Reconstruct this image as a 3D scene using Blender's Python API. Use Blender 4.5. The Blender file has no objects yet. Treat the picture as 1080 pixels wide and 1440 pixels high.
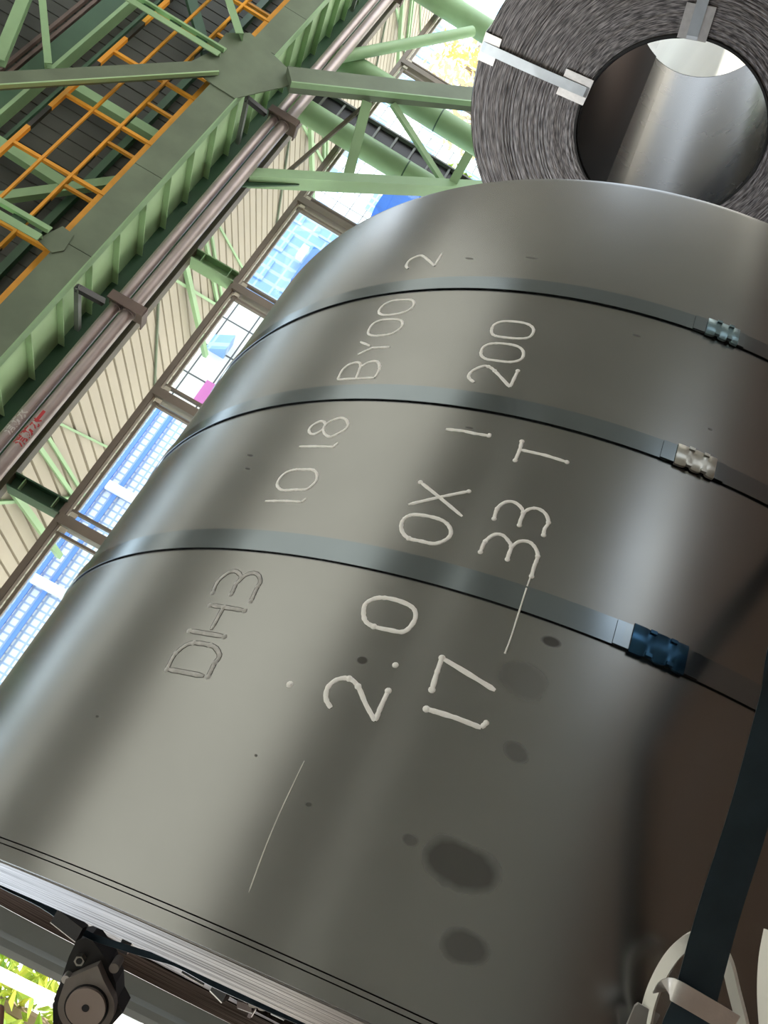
import bpy, bmesh, math, random
from mathutils import Vector, Matrix, Quaternion
random.seed(7)
sc = bpy.context.scene
C = sc.collection
PI = math.pi

# ------------------------------------------------------------------ camera
H = 1.5                                   # camera height above the floor
F = 1173.33                               # focal length in pixels of the 1080x1440 frame
CR = ((0.387656, -0.314018, -0.866669), (-0.773555, 0.400513, -0.491124), (0.501334, 0.860803, -0.087649))
RIGHT, DOWN, FWD = Vector(CR[0]), Vector(CR[1]), Vector(CR[2])
CAM = Vector((0, 0, H))
cam_d = bpy.data.cameras.new('camera')
cam = bpy.data.objects.new('camera', cam_d); C.objects.link(cam)
cam.matrix_world = Matrix(((RIGHT.x, -DOWN.x, -FWD.x, 0), (RIGHT.y, -DOWN.y, -FWD.y, 0), (RIGHT.z, -DOWN.z, -FWD.z, H), (0, 0, 0, 1)))
cam_d.sensor_fit = 'VERTICAL'; cam_d.sensor_height = 36; cam_d.lens = F * 36 / 1440
cam_d.clip_start = 0.02; cam_d.clip_end = 500
sc.camera = cam

# ------------------------------------------------------------------ light
SUN_DIR = Vector((-0.62, -0.36, -0.70)).normalized()
w = bpy.data.worlds.new('sky'); sc.world = w; w.use_nodes = True
wn = w.node_tree.nodes; wl = w.node_tree.links
bg = wn['Background']; bg.inputs['Color'].default_value = (0.80, 0.89, 1.0, 1); bg.inputs['Strength'].default_value = 3.2
sun_d = bpy.data.lights.new('sun', 'SUN'); sun_d.energy = 18.0; sun_d.angle = 0.02; sun_d.color = (1.0, 0.95, 0.86)
sun = bpy.data.objects.new('sun', sun_d); C.objects.link(sun)
sun.location = (25, 20, 30); sun.rotation_euler = SUN_DIR.to_track_quat('-Z', 'Y').to_euler()
sc.view_settings.view_transform = 'Standard'; sc.view_settings.look = 'None'
sc.view_settings.gamma = 1; sc.view_settings.use_curve_mapping = False
sc.view_settings.exposure = 0.3

# ------------------------------------------------------------------ helpers
def ray(u, v):
    return RIGHT * ((u - 540) / F) + DOWN * ((v - 720) / F) + FWD
def at(u, v, Y):                          # the point of the plane y = Y met by that line of sight
    r = ray(u, v); return CAM + r * (Y / r.y)
def atd(u, v, d):                         # the same at distance d along the view axis
    return CAM + ray(u, v) * d

def mat(name, col, rough=0.6, metal=0.0, bump=0.0, bscale=40, var=0.0, vscale=3.0, col2=None, spec=None):
    m = bpy.data.materials.new(name); m.use_nodes = True
    n, l = m.node_tree.nodes, m.node_tree.links
    b = n['Principled BSDF']
    b.inputs['Base Color'].default_value = (*col, 1); b.inputs['Roughness'].default_value = rough; b.inputs['Metallic'].default_value = metal
    if spec is not None: b.inputs['Specular IOR Level'].default_value = spec
    if var or bump:
        tc = n.new('ShaderNodeTexCoord')
    if var:
        nz = n.new('ShaderNodeTexNoise'); nz.inputs['Scale'].default_value = vscale; nz.inputs['Detail'].default_value = 5
        l.new(tc.outputs['Object'], nz.inputs['Vector'])
        rp = n.new('ShaderNodeMapRange'); rp.inputs['From Min'].default_value = 0.35; rp.inputs['From Max'].default_value = 0.65
        l.new(nz.outputs['Fac'], rp.inputs['Value'])
        mx = n.new('ShaderNodeMix'); mx.data_type = 'RGBA'
        c2 = col2 if col2 else tuple(c * (1 - var) for c in col)
        mx.inputs['A'].default_value = (*col, 1); mx.inputs['B'].default_value = (*c2, 1)
        l.new(rp.outputs['Result'], mx.inputs['Factor']); l.new(mx.outputs['Result'], b.inputs['Base Color'])
    if bump:
        nb = n.new('ShaderNodeTexNoise'); nb.inputs['Scale'].default_value = bscale; nb.inputs['Detail'].default_value = 4
        l.new(tc.outputs['Object'], nb.inputs['Vector'])
        bp = n.new('ShaderNodeBump'); bp.inputs['Strength'].default_value = bump; bp.inputs['Distance'].default_value = 0.01
        l.new(nb.outputs['Fac'], bp.inputs['Height']); l.new(bp.outputs['Normal'], b.inputs['Normal'])
    return m

def link(o, parent=None):
    C.objects.link(o)
    if parent is not None: o.parent = parent
    return o
def mesh_obj(name, verts, faces, m, parent=None, smooth=False, mats=None, fm=None, uvs=None):
    loc = Vector((0, 0, 0))
    if parent is not None:
        p = parent
        while p is not None: loc += p.location; p = p.parent
    me = bpy.data.meshes.new(name)
    me.from_pydata([tuple(Vector(v) - loc) for v in verts], [], faces)
    me.materials.append(m)
    if mats:
        for k in mats: me.materials.append(k)
    if fm: me.polygons.foreach_set('material_index', fm)
    if smooth: me.polygons.foreach_set('use_smooth', [True] * len(me.polygons))
    if uvs:
        ul = me.uv_layers.new(name='UVMap')
        for lp in me.loops: ul.data[lp.index].uv = uvs[lp.vertex_index]
    me.update()
    bm = bmesh.new(); bm.from_mesh(me); bmesh.ops.recalc_face_normals(bm, faces=bm.faces); bm.to_mesh(me); bm.free()
    return link(bpy.data.objects.new(name, me), parent)
class MB:
    def __init__(s): s.v = []; s.f = []
    def add(s, vs, fs):
        k = len(s.v); s.v += [Vector(v) for v in vs]; s.f += [tuple(i + k for i in f) for f in fs]; return s
    def box(s, a, b):
        (x0, y0, z0), (x1, y1, z1) = a, b
        return s.add([(x0,y0,z0),(x1,y0,z0),(x1,y1,z0),(x0,y1,z0),(x0,y0,z1),(x1,y0,z1),(x1,y1,z1),(x0,y1,z1)],
                     [(0,3,2,1),(4,5,6,7),(0,1,5,4),(1,2,6,5),(2,3,7,6),(3,0,4,7)])
    def prism(s, prof, p, q, up=(0, 0, 1)):    # profile (side, up) swept from p to q
        p, q = Vector(p), Vector(q); d = (q - p).normalized(); up = Vector(up)
        a = d.cross(up)
        if a.length < 1e-4: a = d.cross(Vector((0, 1, 0)))
        a.normalize(); b = a.cross(d)
        n = len(prof)
        vs = [e + a * x + b * y for e in (p, q) for (x, y) in prof]
        fs = [(i, (i + 1) % n, n + (i + 1) % n, n + i) for i in range(n)] + [tuple(range(n))[::-1], tuple(range(n, 2 * n))]
        return s.add(vs, fs)
    def bar(s, p, q, w, h, up=(0, 0, 1)):
        return s.prism([(-w/2,-h/2),(w/2,-h/2),(w/2,h/2),(-w/2,h/2)], p, q, up)
    def ibeam(s, p, q, w, h, t=0.02, up=(0, 0, 1)):
        W, Hh, k = w/2, h/2, t/2
        return s.prism([(-W,-Hh),(W,-Hh),(W,-Hh+t),(k,-Hh+t),(k,Hh-t),(W,Hh-t),(W,Hh),(-W,Hh),(-W,Hh-t),(-k,Hh-t),(-k,-Hh+t),(-W,-Hh+t)], p, q, up)
    def chan(s, p, q, w, h, t=0.015, up=(0, 0, 1)):
        W, Hh = w/2, h/2
        return s.prism([(-W,-Hh),(W,-Hh),(W,-Hh+t),(-W+t,-Hh+t),(-W+t,Hh-t),(W,Hh-t),(W,Hh),(-W,Hh)], p, q, up)
    def angle(s, p, q, w, h, t=0.012, up=(0, 0, 1)):
        return s.prism([(-w/2,-h/2),(w/2,-h/2),(w/2,-h/2+t),(-w/2+t,-h/2+t),(-w/2+t,h/2),(-w/2,h/2)], p, q, up)
    def tube(s, p, q, r, n=16):
        return s.prism([(r * math.cos(2*PI*i/n), r * math.sin(2*PI*i/n)) for i in range(n)], p, q)
    def plate(s, pts, nrm, t):                 # polygon extruded by t along nrm
        n = len(pts); nrm = Vector(nrm)
        vs = [Vector(p) for p in pts] + [Vector(p) + nrm * t for p in pts]
        return s.add(vs, [tuple(range(n))[::-1], tuple(range(n, 2*n))] + [(i, (i+1) % n, n + (i+1) % n, n + i) for i in range(n)])
    def build(s, name, m, parent=None, smooth=False):
        return mesh_obj(name, s.v, s.f, m, parent, smooth)
def tag(o, label, cat, group=None, kind=None):
    if label: o['label'] = label
    if cat: o['category'] = cat
    if group: o['group'] = group
    if kind: o['kind'] = kind
    return o
def struct(o, label=None, cat=None):
    o['kind'] = 'structure'
    if label: o['label'] = label
    if cat: o['category'] = cat
    return o
def thing(name, loc, label, cat, group=None):
    o = bpy.data.objects.new(name, None); C.objects.link(o); o.location = Vector(loc); o.empty_display_size = 0.1
    return tag(o, label, cat, group)
def smooth_by_angle(o, deg=35):
    me = o.data
    bm = bmesh.new(); bm.from_mesh(me)
    for f in bm.faces: f.smooth = True
    for e in bm.edges:
        if len(e.link_faces) == 2 and e.calc_face_angle(0) > math.radians(deg): e.smooth = False
    bm.to_mesh(me); bm.free()
    return o

# ------------------------------------------------------------------ materials
M = {}
M['soffit'] = mat('green_paint_lit', (0.40, 0.60, 0.34), 0.5, var=0.15, vscale=1.3)  # lighter copy of the green, bounce light from below put into the colour
M['green'] = mat('green_paint', (0.30, 0.49, 0.27), 0.5, var=0.22, vscale=1.3)
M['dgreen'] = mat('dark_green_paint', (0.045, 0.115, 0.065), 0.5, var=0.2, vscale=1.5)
M['dusty'] = mat('dusty_green_paint', (0.16, 0.21, 0.145), 0.65, var=0.25, vscale=2.0)
M['yellow'] = mat('yellow_paint', (0.80, 0.36, 0.03), 0.45, var=0.2, vscale=4)
M['pipe'] = mat('pipe_paint', (0.42, 0.36, 0.36), 0.38, metal=0.35, var=0.2, vscale=3)
M['bracket'] = mat('brown_bracket', (0.16, 0.115, 0.10), 0.6, var=0.2)
M['darkbeam'] = mat('dark_olive_beam', (0.085, 0.075, 0.045), 0.6, var=0.2)
M['beige'] = mat('beige_sheet', (0.36, 0.335, 0.265), 0.55, var=0.10, vscale=1.2)
M['cladding'] = mat('dark_cladding', (0.05, 0.056, 0.05), 0.7, var=0.25, vscale=1.0)
M['frame'] = mat('brown_window_frame', (0.22, 0.18, 0.145), 0.5, var=0.15)
M['lightframe'] = mat('light_clip', (0.62, 0.57, 0.48), 0.5)
M['grey'] = mat('grey_sheet', (0.17, 0.19, 0.185), 0.45, var=0.12, vscale=2)
M['concrete'] = mat('pale_wall', (0.55, 0.53, 0.48), 0.85, var=0.12)
M['ceil'] = mat('grey_roof_sheet', (0.40, 0.40, 0.36), 0.7, var=0.15)
M['floor'] = mat('brown_floor', (0.17, 0.10, 0.07), 0.6, var=0.35, vscale=0.9, bump=0.1, bscale=30)
M['ground'] = mat('pale_ground', (0.62, 0.60, 0.56), 0.9, var=0.12, vscale=0.4)
M['black'] = mat('black_steel', (0.012, 0.013, 0.016), 0.45)
M['timber'] = mat('skid_timber', (0.30, 0.20, 0.11), 0.8, var=0.3, vscale=6)
M['bright'] = mat('bright_zinc_sheet', (0.72, 0.71, 0.70), 0.32, metal=0.75, var=0.12, vscale=60, bump=0.06, bscale=400)
M['whiteplastic'] = mat('white_plastic', (0.74, 0.74, 0.70), 0.5)
M['skin'] = mat('skin', (0.62, 0.36, 0.27), 0.5)
M['sleeve'] = mat('blue_work_sleeve', (0.05, 0.08, 0.16), 0.85, var=0.2, vscale=20)
M['toolgrey'] = mat('tool_grey', (0.30, 0.275, 0.26), 0.5, metal=0.3, var=0.2, vscale=30)
M['tooldisc'] = mat('tool_disc', (0.40, 0.34, 0.31), 0.45, metal=0.3)
M['paint'] = mat('white_marker_paint', (0.93, 0.93, 0.92), 0.5, var=0.06, vscale=120)
M['greypaint'] = mat('thin_grey_marker_paint', (0.52, 0.52, 0.51), 0.45, var=0.25, vscale=150)
M['outline'] = mat('dried_paint_edge', (0.07, 0.068, 0.062), 0.6)
M['redpaint'] = mat('red_stencil_paint', (0.45, 0.03, 0.04), 0.6)
M['whitestencil'] = mat('grey_stencil_paint', (0.62, 0.60, 0.60), 0.6)
M['upperwall'] = M['cladding']
def glass_mat():
    m = bpy.data.materials.new('window_glass'); m.use_nodes = True
    n, l = m.node_tree.nodes, m.node_tree.links
    n.remove(n['Principled BSDF'])
    t = n.new('ShaderNodeBsdfTransparent'); t.inputs['Color'].default_value = (0.93, 0.96, 0.95, 1)
    g = n.new('ShaderNodeBsdfGlossy'); g.inputs['Roughness'].default_value = 0.03
    lw_ = n.new('ShaderNodeLayerWeight'); pw = n.new('ShaderNodeMath'); pw.operation = 'POWER'; pw.inputs[1].default_value = 4.0; l.new(lw_.outputs['Facing'], pw.inputs[0])
    fr = n.new('ShaderNodeMath'); fr.operation = 'MULTIPLY_ADD'; fr.inputs[1].default_value = 0.45; fr.inputs[2].default_value = 0.03; l.new(pw.outputs[0], fr.inputs[0])
    mx = n.new('ShaderNodeMixShader'); l.new(fr.outputs[0], mx.inputs[0]); l.new(t.outputs[0], mx.inputs[1]); l.new(g.outputs[0], mx.inputs[2])
    l.new(mx.outputs[0], n['Material Output'].inputs['Surface'])
    return m
M['glass'] = glass_mat()
def translucent_mat():
    m = bpy.data.materials.new('skylight_panel'); m.use_nodes = True
    n, l = m.node_tree.nodes, m.node_tree.links
    n.remove(n['Principled BSDF'])
    t = n.new('ShaderNodeBsdfTranslucent'); t.inputs['Color'].default_value = (0.44, 0.43, 0.40, 1)
    l.new(t.outputs[0], n['Material Output'].inputs['Surface'])
    return m
M['skylight'] = translucent_mat()
def stripe_mat():
    m = mat('hazard_stripe_paint', (0.72, 0.32, 0.03), 0.45)
    n, l = m.node_tree.nodes, m.node_tree.links
    tc = n.new('ShaderNodeTexCoord'); sx = n.new('ShaderNodeSeparateXYZ'); l.new(tc.outputs['Object'], sx.inputs[0])
    a = n.new('ShaderNodeMath'); a.operation = 'MULTIPLY'; a.inputs[1].default_value = 1 / 0.978; l.new(sx.outputs['X'], a.inputs[0])
    f = n.new('ShaderNodeMath'); f.operation = 'FRACT'; l.new(a.outputs[0], f.inputs[0])
    d = n.new('ShaderNodeMath'); d.operation = 'SUBTRACT'; d.inputs[1].default_value = 0.5; l.new(f.outputs[0], d.inputs[0])
    e = n.new('ShaderNodeMath'); e.operation = 'ABSOLUTE'; l.new(d.outputs[0], e.inputs[0])
    g = n.new('ShaderNodeMath'); g.operation = 'LESS_THAN'; g.inputs[1].default_value = 0.2; l.new(e.outputs[0], g.inputs[0])
    mx = n.new('ShaderNodeMix'); mx.data_type = 'RGBA'; mx.inputs['A'].default_value = (0.72, 0.32, 0.03, 1); mx.inputs['B'].default_value = (0.015, 0.015, 0.015, 1)
    l.new(g.outputs[0], mx.inputs['Factor']); l.new(mx.outputs['Result'], n['Principled BSDF'].inputs['Base Color'])
    return m
M['stripe'] = stripe_mat()

# ------------------------------------------------------------------ the shell of the hall
XL, XR, YB, YW, ZR = -13.0, 15.5, -15.0, 8.3, 11.6
struct(MB().box((XL, YB, -0.2), (8.5, 8.45, 0)).build('floor', M['floor']), 'brown concrete floor of the hall', 'floor')
struct(MB().box((-70, -60, -0.6), (110, 120, -0.22)).build('ground', M['ground']), 'pale paved ground outside the hall', 'ground')
struct(MB().box((XL - 0.2, YB, 0), (XL, 9.3, ZR)).build('wall_left', M['concrete']), 'pale end wall of the hall', 'wall')
struct(MB().box((XL, YB - 0.2, 2.6), (XR, YB, ZR)).box((XL, YB - 0.2, 0), (11.0, YB, 2.6)).build('wall_front', M['concrete']), 'pale wall across the hall from the windows', 'wall')
struct(MB().box((8.5, YB, -0.2), (24, 8.45, 0)).build('added_pale_slab', M['ground']), 'added pale floor slab brightening the view through the background bore', 'floor')  # added slab, pale so the far opening of the bore looks bright
SKY = [(-12.2, -11.0), (-5.2, 2.0), (6.2, 7.6)]      # skylight strips along the roof
cl = MB(); ys = [YB] + [v for ab in SKY for v in ab] + [9.6]
for y0, y1 in zip(ys[0::2], ys[1::2]): cl.box((XL, y0, ZR), (XR, y1, ZR + 0.1))
struct(cl.build('ceiling', M['ceil']), 'grey sheet roof of the hall', 'ceiling')
for i, (y0, y1) in enumerate(SKY):
    sk = thing('skylight', (1.0, y0, ZR), None, None); sk['kind'] = 'structure'
    p0 = None
    for k in range(15):
        x0 = XL - 0.01 + k * 1.9; x1 = x0 + 1.9
        if p0 is None: p0 = MB().box((x0, y0 - 0.1, ZR + 0.11), (x1, y1 + 0.1, ZR + 0.13)).build('skylight_panel', M['skylight'], sk)
        else: o = p0.copy(); o.location.x += 1.9 * k; link(o, sk)

struct(MB().box((XR, YB, 5.2), (XR + 0.15, 7.0, ZR)).box((XR, YB, 0), (XR + 0.15, -2.5, 5.2)).build('light_blocking_wall', M['concrete']), 'added pale wall closing off light at the open end', 'wall')  # unseen wall, added to cut the daylight reaching the coil from this end
# dark upper wall of ribbed panels
ZC = 9.3                                   # top of the wall, a glazed clerestory strip runs above it
uw = thing('wall_back', (0, 9.2, 4.5), 'dark ribbed upper wall above the walkway', 'wall'); uw['kind'] = 'structure'
def rib_profile(n, pitch, grv, depth):
    pts = []
    for i in range(n):
        a = i * pitch
        pts += [(a, 0), (a + pitch - grv, 0), (a + pitch - grv * 0.75, depth), (a + pitch - grv * 0.25, depth)]
    pts.append((n * pitch, 0)); return pts
def sheet_mesh(name, prof, m, parent, fn):    # profile points (along, depth) swept by fn(along, depth, end)
    n = len(prof); vs = [fn(a, d, 0) for a, d in prof] + [fn(a, d, 1) for a, d in prof]
    return mesh_obj(name, vs, [(i, i + 1, n + i + 1, n + i) for i in range(n - 1)], m, parent)
x = -4.0
while x < 22:
    sheet_mesh('wall_panel', rib_profile(4, 0.24, 0.03, 0.012), M['cladding'], uw, lambda a, d, e, x=x: (x + a, 9.2 + d, 4.45 if e == 0 else ZC))
    x += 0.965
MB().box((-4, 9.25, 4.4), (22.1, 9.32, ZC)).build('backing', M['cladding'], uw)
cg = thing('window_strip', (8, 9.25, ZC), None, None); cg['kind'] = 'structure'
for k in range(14):
    MB().box((-4 + k * 1.85 + 0.03, 9.27, ZC), (-4 + (k + 1) * 1.85 - 0.03, 9.276, 11.3)).build('pane', M['glass'], cg)
    MB().box((-4 + k * 1.85 - 0.03, 9.22, ZC), (-4 + k * 1.85 + 0.03, 9.32, 11.3)).build('mullion', M['frame'], cg)
# girts and rails along the upper wall
for i, (zy, h, dp, mk, nm, lb) in enumerate([(0.724, 0.05, 0.06, 'bracket', 'wall_rail', 'upper thin brown rail high on the dark wall'), (0.711, 0.05, 0.06, 'bracket', 'wall_rail', 'lower thin brown rail high on the dark wall'),
                                   (0.683, 0.30, 0.12, 'dgreen', 'wall_beam', 'deep dark green beam along the upper wall'), (0.663, 0.055, 0.2, 'green', 'wall_ledge', 'light green ledge under the dark green wall beam'),
                                   (0.638, 0.05, 0.1, 'dgreen', 'wall_strip', 'thin dark green strip below the light ledge'), (0.510, 0.10, 0.1, 'dgreen', 'wall_girt', 'dark green girt low on the upper wall behind railings')]):
    yy = 9.12; z = zy * yy + H
    tag(MB().box((-3.5, 9.2 - dp, z - h / 2), (21.5, 9.2, z + h / 2)).build(nm, M[mk]), lb, 'beam')
def seg(name, a, b, Ya, Yb, w_, h_, mk, label, cat, kind='chan', ext=0.0, up=(0, 1, 0), parent=None):
    p, q = at(*a, Ya), at(*b, Yb); d = (q - p).normalized(); p = p - d * ext; q = q + d * ext
    mb = MB(); getattr(mb, kind)(p, q, w_, h_, up=up)
    o = mb.build(name, M[mk], parent)
    if label: tag(o, label, cat)
    return o
seg('wall_brace', (42, -20), (-2, 88), 8.9, 8.9, 0.16, 0.12, 'green', 'light green slanting brace at the top left corner', 'brace')
seg('wall_post', (58, -15), (68, 93), 8.9, 8.9, 0.10, 0.10, 'green', 'slim light green strut right of the corner brace', 'strut')
seg('wall_brace', (-10, 280), (165, 256), 9.0, 9.0, 0.13, 0.1, 'green', 'light green diagonal brace behind the yellow railing', 'brace')
seg('wall_post', (-20, 190), (92, 262), 9.0, 9.0, 0.15, 0.12, 'green', 'light green upright behind the left end of railing', 'upright')
seg('wall_post', (95, 118), (232, 200), 9.0, 9.0, 0.15, 0.12, 'green', 'light green upright behind the middle of railing', 'upright')
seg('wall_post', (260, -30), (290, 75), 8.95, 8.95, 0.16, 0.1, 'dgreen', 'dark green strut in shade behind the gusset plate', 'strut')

# ------------------------------------------------------------------ walkway with ribbed soffit
ZS = 4.68
wk = thing('walkway', (8, 7.7, ZS), 'light green steel walkway with ribbed underside above the pipes', 'walkway')
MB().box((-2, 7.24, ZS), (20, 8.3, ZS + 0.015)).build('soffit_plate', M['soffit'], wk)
MB().box((-2, 7.24, 4.93), (20, 8.75, 4.96)).build('deck_plate', M['dgreen'], wk)
MB().box((-2, 8.2, 4.34), (20, 8.34, ZS)).build('edge_beam', M['dgreen'], wk)
MB().box((-2, 8.08, 4.34), (20, 8.2, 4.37)).build('edge_flange', M['dgreen'], wk)
st0 = None
for k in range(-10, 28):
    x = 4.07 + 0.529 * k
    if x < -1.9 or x > 19.8: continue
    if st0 is None:
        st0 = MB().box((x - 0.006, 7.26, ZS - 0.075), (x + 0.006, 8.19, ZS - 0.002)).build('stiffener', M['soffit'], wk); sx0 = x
    else:
        o = st0.copy(); o.location.x += x - sx0; link(o, wk)
# ------------------------------------------------------------------ side truss
tr = thing('side_truss', (8.75, 7.2, 4.6), 'dusty green truss with gusset plates along the walkway edge', 'truss')
cuts = [-2, at(112, 352, 7.2).x - 3.66, at(222, 248, 7.2).x - 3.66, at(112, 352, 7.2).x, at(222, 248, 7.2).x, at(330, 137, 7.2).x, at(385, 76, 7.2).x, at(222, 248, 7.2).x + 3.66, 14.5, 20]
for a, b in zip(cuts[:-1], cuts[1:]):
    MB().box((a + 0.004, 7.2, 4.60), (b - 0.004, 7.225, 4.945)).build('chord_plate', M['dusty'], tr)
MB().box((-2, 7.19, 4.592), (20, 7.3, 4.606)).build('chord_lip', M['green'], tr)
GP = [(262, 90), (298, 71), (318, 46), (352, 46), (407, 98), (410, 119), (330, 138), (300, 119)]
SG = [(10, 352), (48, 334), (58, 322), (95, 334), (118, 357), (74, 356)][::-1]
SG = [(52, 336), (88, 318), (104, 330), (90, 352), (73, 355)]
nodes = [-2, -1, 0, 1]
for k in nodes:
    gp_ = GP if k >= 0 else SG
    pts = [at(u, v, 7.185) + Vector((3.66 * k if k >= 0 else 3.66 * (k + 1), 0, 0)) for u, v in gp_]
    MB().plate(pts, (0, 1, 0), 0.014).build('gusset_plate', M['dusty'], tr)
    # battened pair of angles going straight up
    xn = at(296, 66, 7.17).x + 3.66 * k
    for s in (-1, 1):
        MB().angle((xn + s * 0.085, 7.15, 5.08), (xn + s * 0.085, 7.15, 8.2), 0.09, 0.06, up=(0, -s, 0)).build('post', M['green'], tr)
    for j in range(8):
        MB().box((xn - 0.07, 7.16, 5.3 + j * 0.36), (xn + 0.07, 7.17, 5.45 + j * 0.36)).build('batten', M['dgreen'], tr)
    if k != 0: continue
    pL, qL = at(303, 96, 7.15), at(0, 114, 7.15); d = qL - pL
    MB().chan(pL + Vector((3.66 * k, 0, 0)), pL + d * 1.25 + Vector((3.66 * k, 0, 0)), 0.17, 0.09, 0.02, up=(0, 1, 0)).build('diagonal', M['dusty'], tr)
    sd = d.normalized().cross(Vector((0, 1, 0))); sd = sd if sd.z < 0 else -sd
    MB().bar(pL + sd * 0.095 + Vector((0, -0.02, 0)), pL + d * 1.25 + sd * 0.095 + Vector((0, -0.02, 0)), 0.02, 0.05, up=(0, 1, 0)).build('diagonal_lit_flange', M['soffit'], tr)  # paler green paints the light along the lower edge
    pR, qR = at(336, 54, 7.15), at(318, 0, 7.15); d = qR - pR
    MB().angle(pR + Vector((3.66 * k, 0, 0)), pR + d * 2.2 + Vector((3.66 * k, 0, 0)), 0.1, 0.15, up=(0, 1, 0)).build('diagonal', M['green'], tr)

# ------------------------------------------------------------------ yellow railings
def railing(Y, x0, zb, label, k0, k1, mids, post_r):
    r = thing('guard_railing', (x0, Y, zb), label, 'railing')
    xa, xb = x0 + 0.978 * k0, x0 + 0.978 * k1
    p0 = MB().bar((xa, Y, zb), (xa, Y, zb + 1.11), post_r, post_r, up=(0, 1, 0)).build('post', M['yellow'], r)
    for k in range(k0 + 1, k1 + 1):
        o = p0.copy(); o.location.x += 0.978 * (k - k0); link(o, r)
    t = MB().bar((xa, Y, zb + 1.11), (xb, Y, zb + 1.11), 0.05, 0.05); o = t.build('top_rail', M['stripe'], r)
    for z in mids: MB().bar((xa, Y - 0.02, zb + z), (xb, Y - 0.02, zb + z), 0.03, 0.03).build('mid_rail', M['yellow'], r)
    MB().bar((xa, Y, zb + 0.03), (xb, Y, zb + 0.03), 0.02, 0.07).build('toe_rail', M['yellow'], r)
    return r
railing(7.36, 6.01, 5.01, 'yellow striped railing on the near edge of walkway', -5, 8, (0.40, 0.75), 0.042)
railing(8.62, 7.83, 4.97, 'yellow striped railing on the far edge of walkway', -7, 8, (), 0.045)

# ------------------------------------------------------------------ pipes under the walkway
PY = 7.6; UZ, LZ, UR, LR = 0.362 * PY + H, 0.342 * PY + H, 0.058, 0.070
def pipe(z, r, label):
    p = thing('fire_pipe', (6, PY, z), label, 'pipe')
    xs = [-2, 5.03, 8.70, 12.36, 19]
    for a, b in zip(xs[:-1], xs[1:]):
        smooth_by_angle(MB().tube((a + 0.01, PY, z), (b - 0.01, PY, z), r, 24).build('pipe_length', M['pipe'], p))
    for x in xs[1:-1]:
        smooth_by_angle(MB().tube((x - 0.05, PY, z), (x + 0.05, PY, z), r + 0.008, 24).build('coupling', M['pipe'], p))
    return p
up_ = pipe(UZ, UR, 'thinner upper grey pipe hung under the green walkway')
lp_ = pipe(LZ, LR, 'thicker lower grey pipe marked in red under the walkway')
for k in range(-1, 3):
    x = 5.03 + 3.665 * k
    b = thing('pipe_bracket', (x, PY, 4.2), ['brown pipe bracket at the left of the pipes', 'brown pipe bracket beside the red fire pipe marking', 'brown pipe bracket just above the upper lattice brace', 'brown pipe bracket at the top edge near canopy'][k + 1], 'bracket')
    MB().box((x - 0.012, PY - 0.11, LZ - LR - 0.09), (x + 0.012, PY + 0.11, UZ + UR + 0.03)).build('web_plate', M['bracket'], b)
    MB().box((x - 0.06, PY - 0.125, LZ - LR - 0.09), (x + 0.06, PY - 0.11, UZ + UR + 0.03)).build('front_flange', M['bracket'], b)
    MB().box((x - 0.06, PY - 0.11, LZ - LR - 0.10), (x + 0.06, PY + 0.12, LZ - LR - 0.085)).build('base_angle', M['bracket'], b)
    h = thing('pipe_hanger', (x - 0.25, 7.3, 4.5), ['dark pipe hanger under the left end of the walkway', 'dark pipe hanger under the walkway left of the bracket', 'dark pipe hanger below the large gusset plate', 'dark pipe hanger far along the walkway'][k + 1], 'hanger')
    xh = x - 0.23
    MB().chan((xh, 7.36, 4.58), (xh + 0.1, 7.5, UZ + 0.08), 0.07, 0.06, up=(0, 1, 0)).build('drop_arm', M['black'], h)
    MB().chan((xh, 7.34, 4.57), (xh, 8.06, 4.57), 0.06, 0.05).build('cross_arm', M['grey'], h)
def pipe_text(body, x0, z, r, size, m, parent, name):
    cu = bpy.data.curves.new('lettering', 'FONT'); cu.body = body; cu.size = size; cu.resolution_u = 2; cu.offset = 0.0025
    t = bpy.data.objects.new('lettering', cu); C.objects.link(t)
    bpy.context.view_layer.update()
    dg = bpy.context.evaluated_depsgraph_get()
    me = bpy.data.meshes.new_from_object(t.evaluated_get(dg))
    bpy.data.objects.remove(t)
    vs = []
    for v in me.vertices:
        a = (v.co.y - size * 0.36) / r
        vs.append(Vector((x0 + v.co.x, PY - (r + 0.0015) * math.cos(a), z + (r + 0.0015) * math.sin(a))))
    fs = [tuple(p.vertices) for p in me.polygons]
    bpy.data.meshes.remove(me)
    if vs: return mesh_obj(name, vs, fs, m, parent)
lx = at(18, 622, PY - LR).x
pipe_text('消防水', lx, LZ, LR, 0.115, M['redpaint'], lp_, 'red_lettering')
lx2 = at(40, 590, PY - LR).x
MB().box((lx2 + 0.02, PY - LR - 0.003, LZ - 0.014), (lx2 + 0.16, PY - LR + 0.004, LZ + 0.016)).build('flow_arrow', M['redpaint'], lp_)
pipe_text('消防水', at(6, 607, PY - UR).x, UZ, UR, 0.10, M['whitestencil'], up_, 'faded_lettering')

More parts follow.
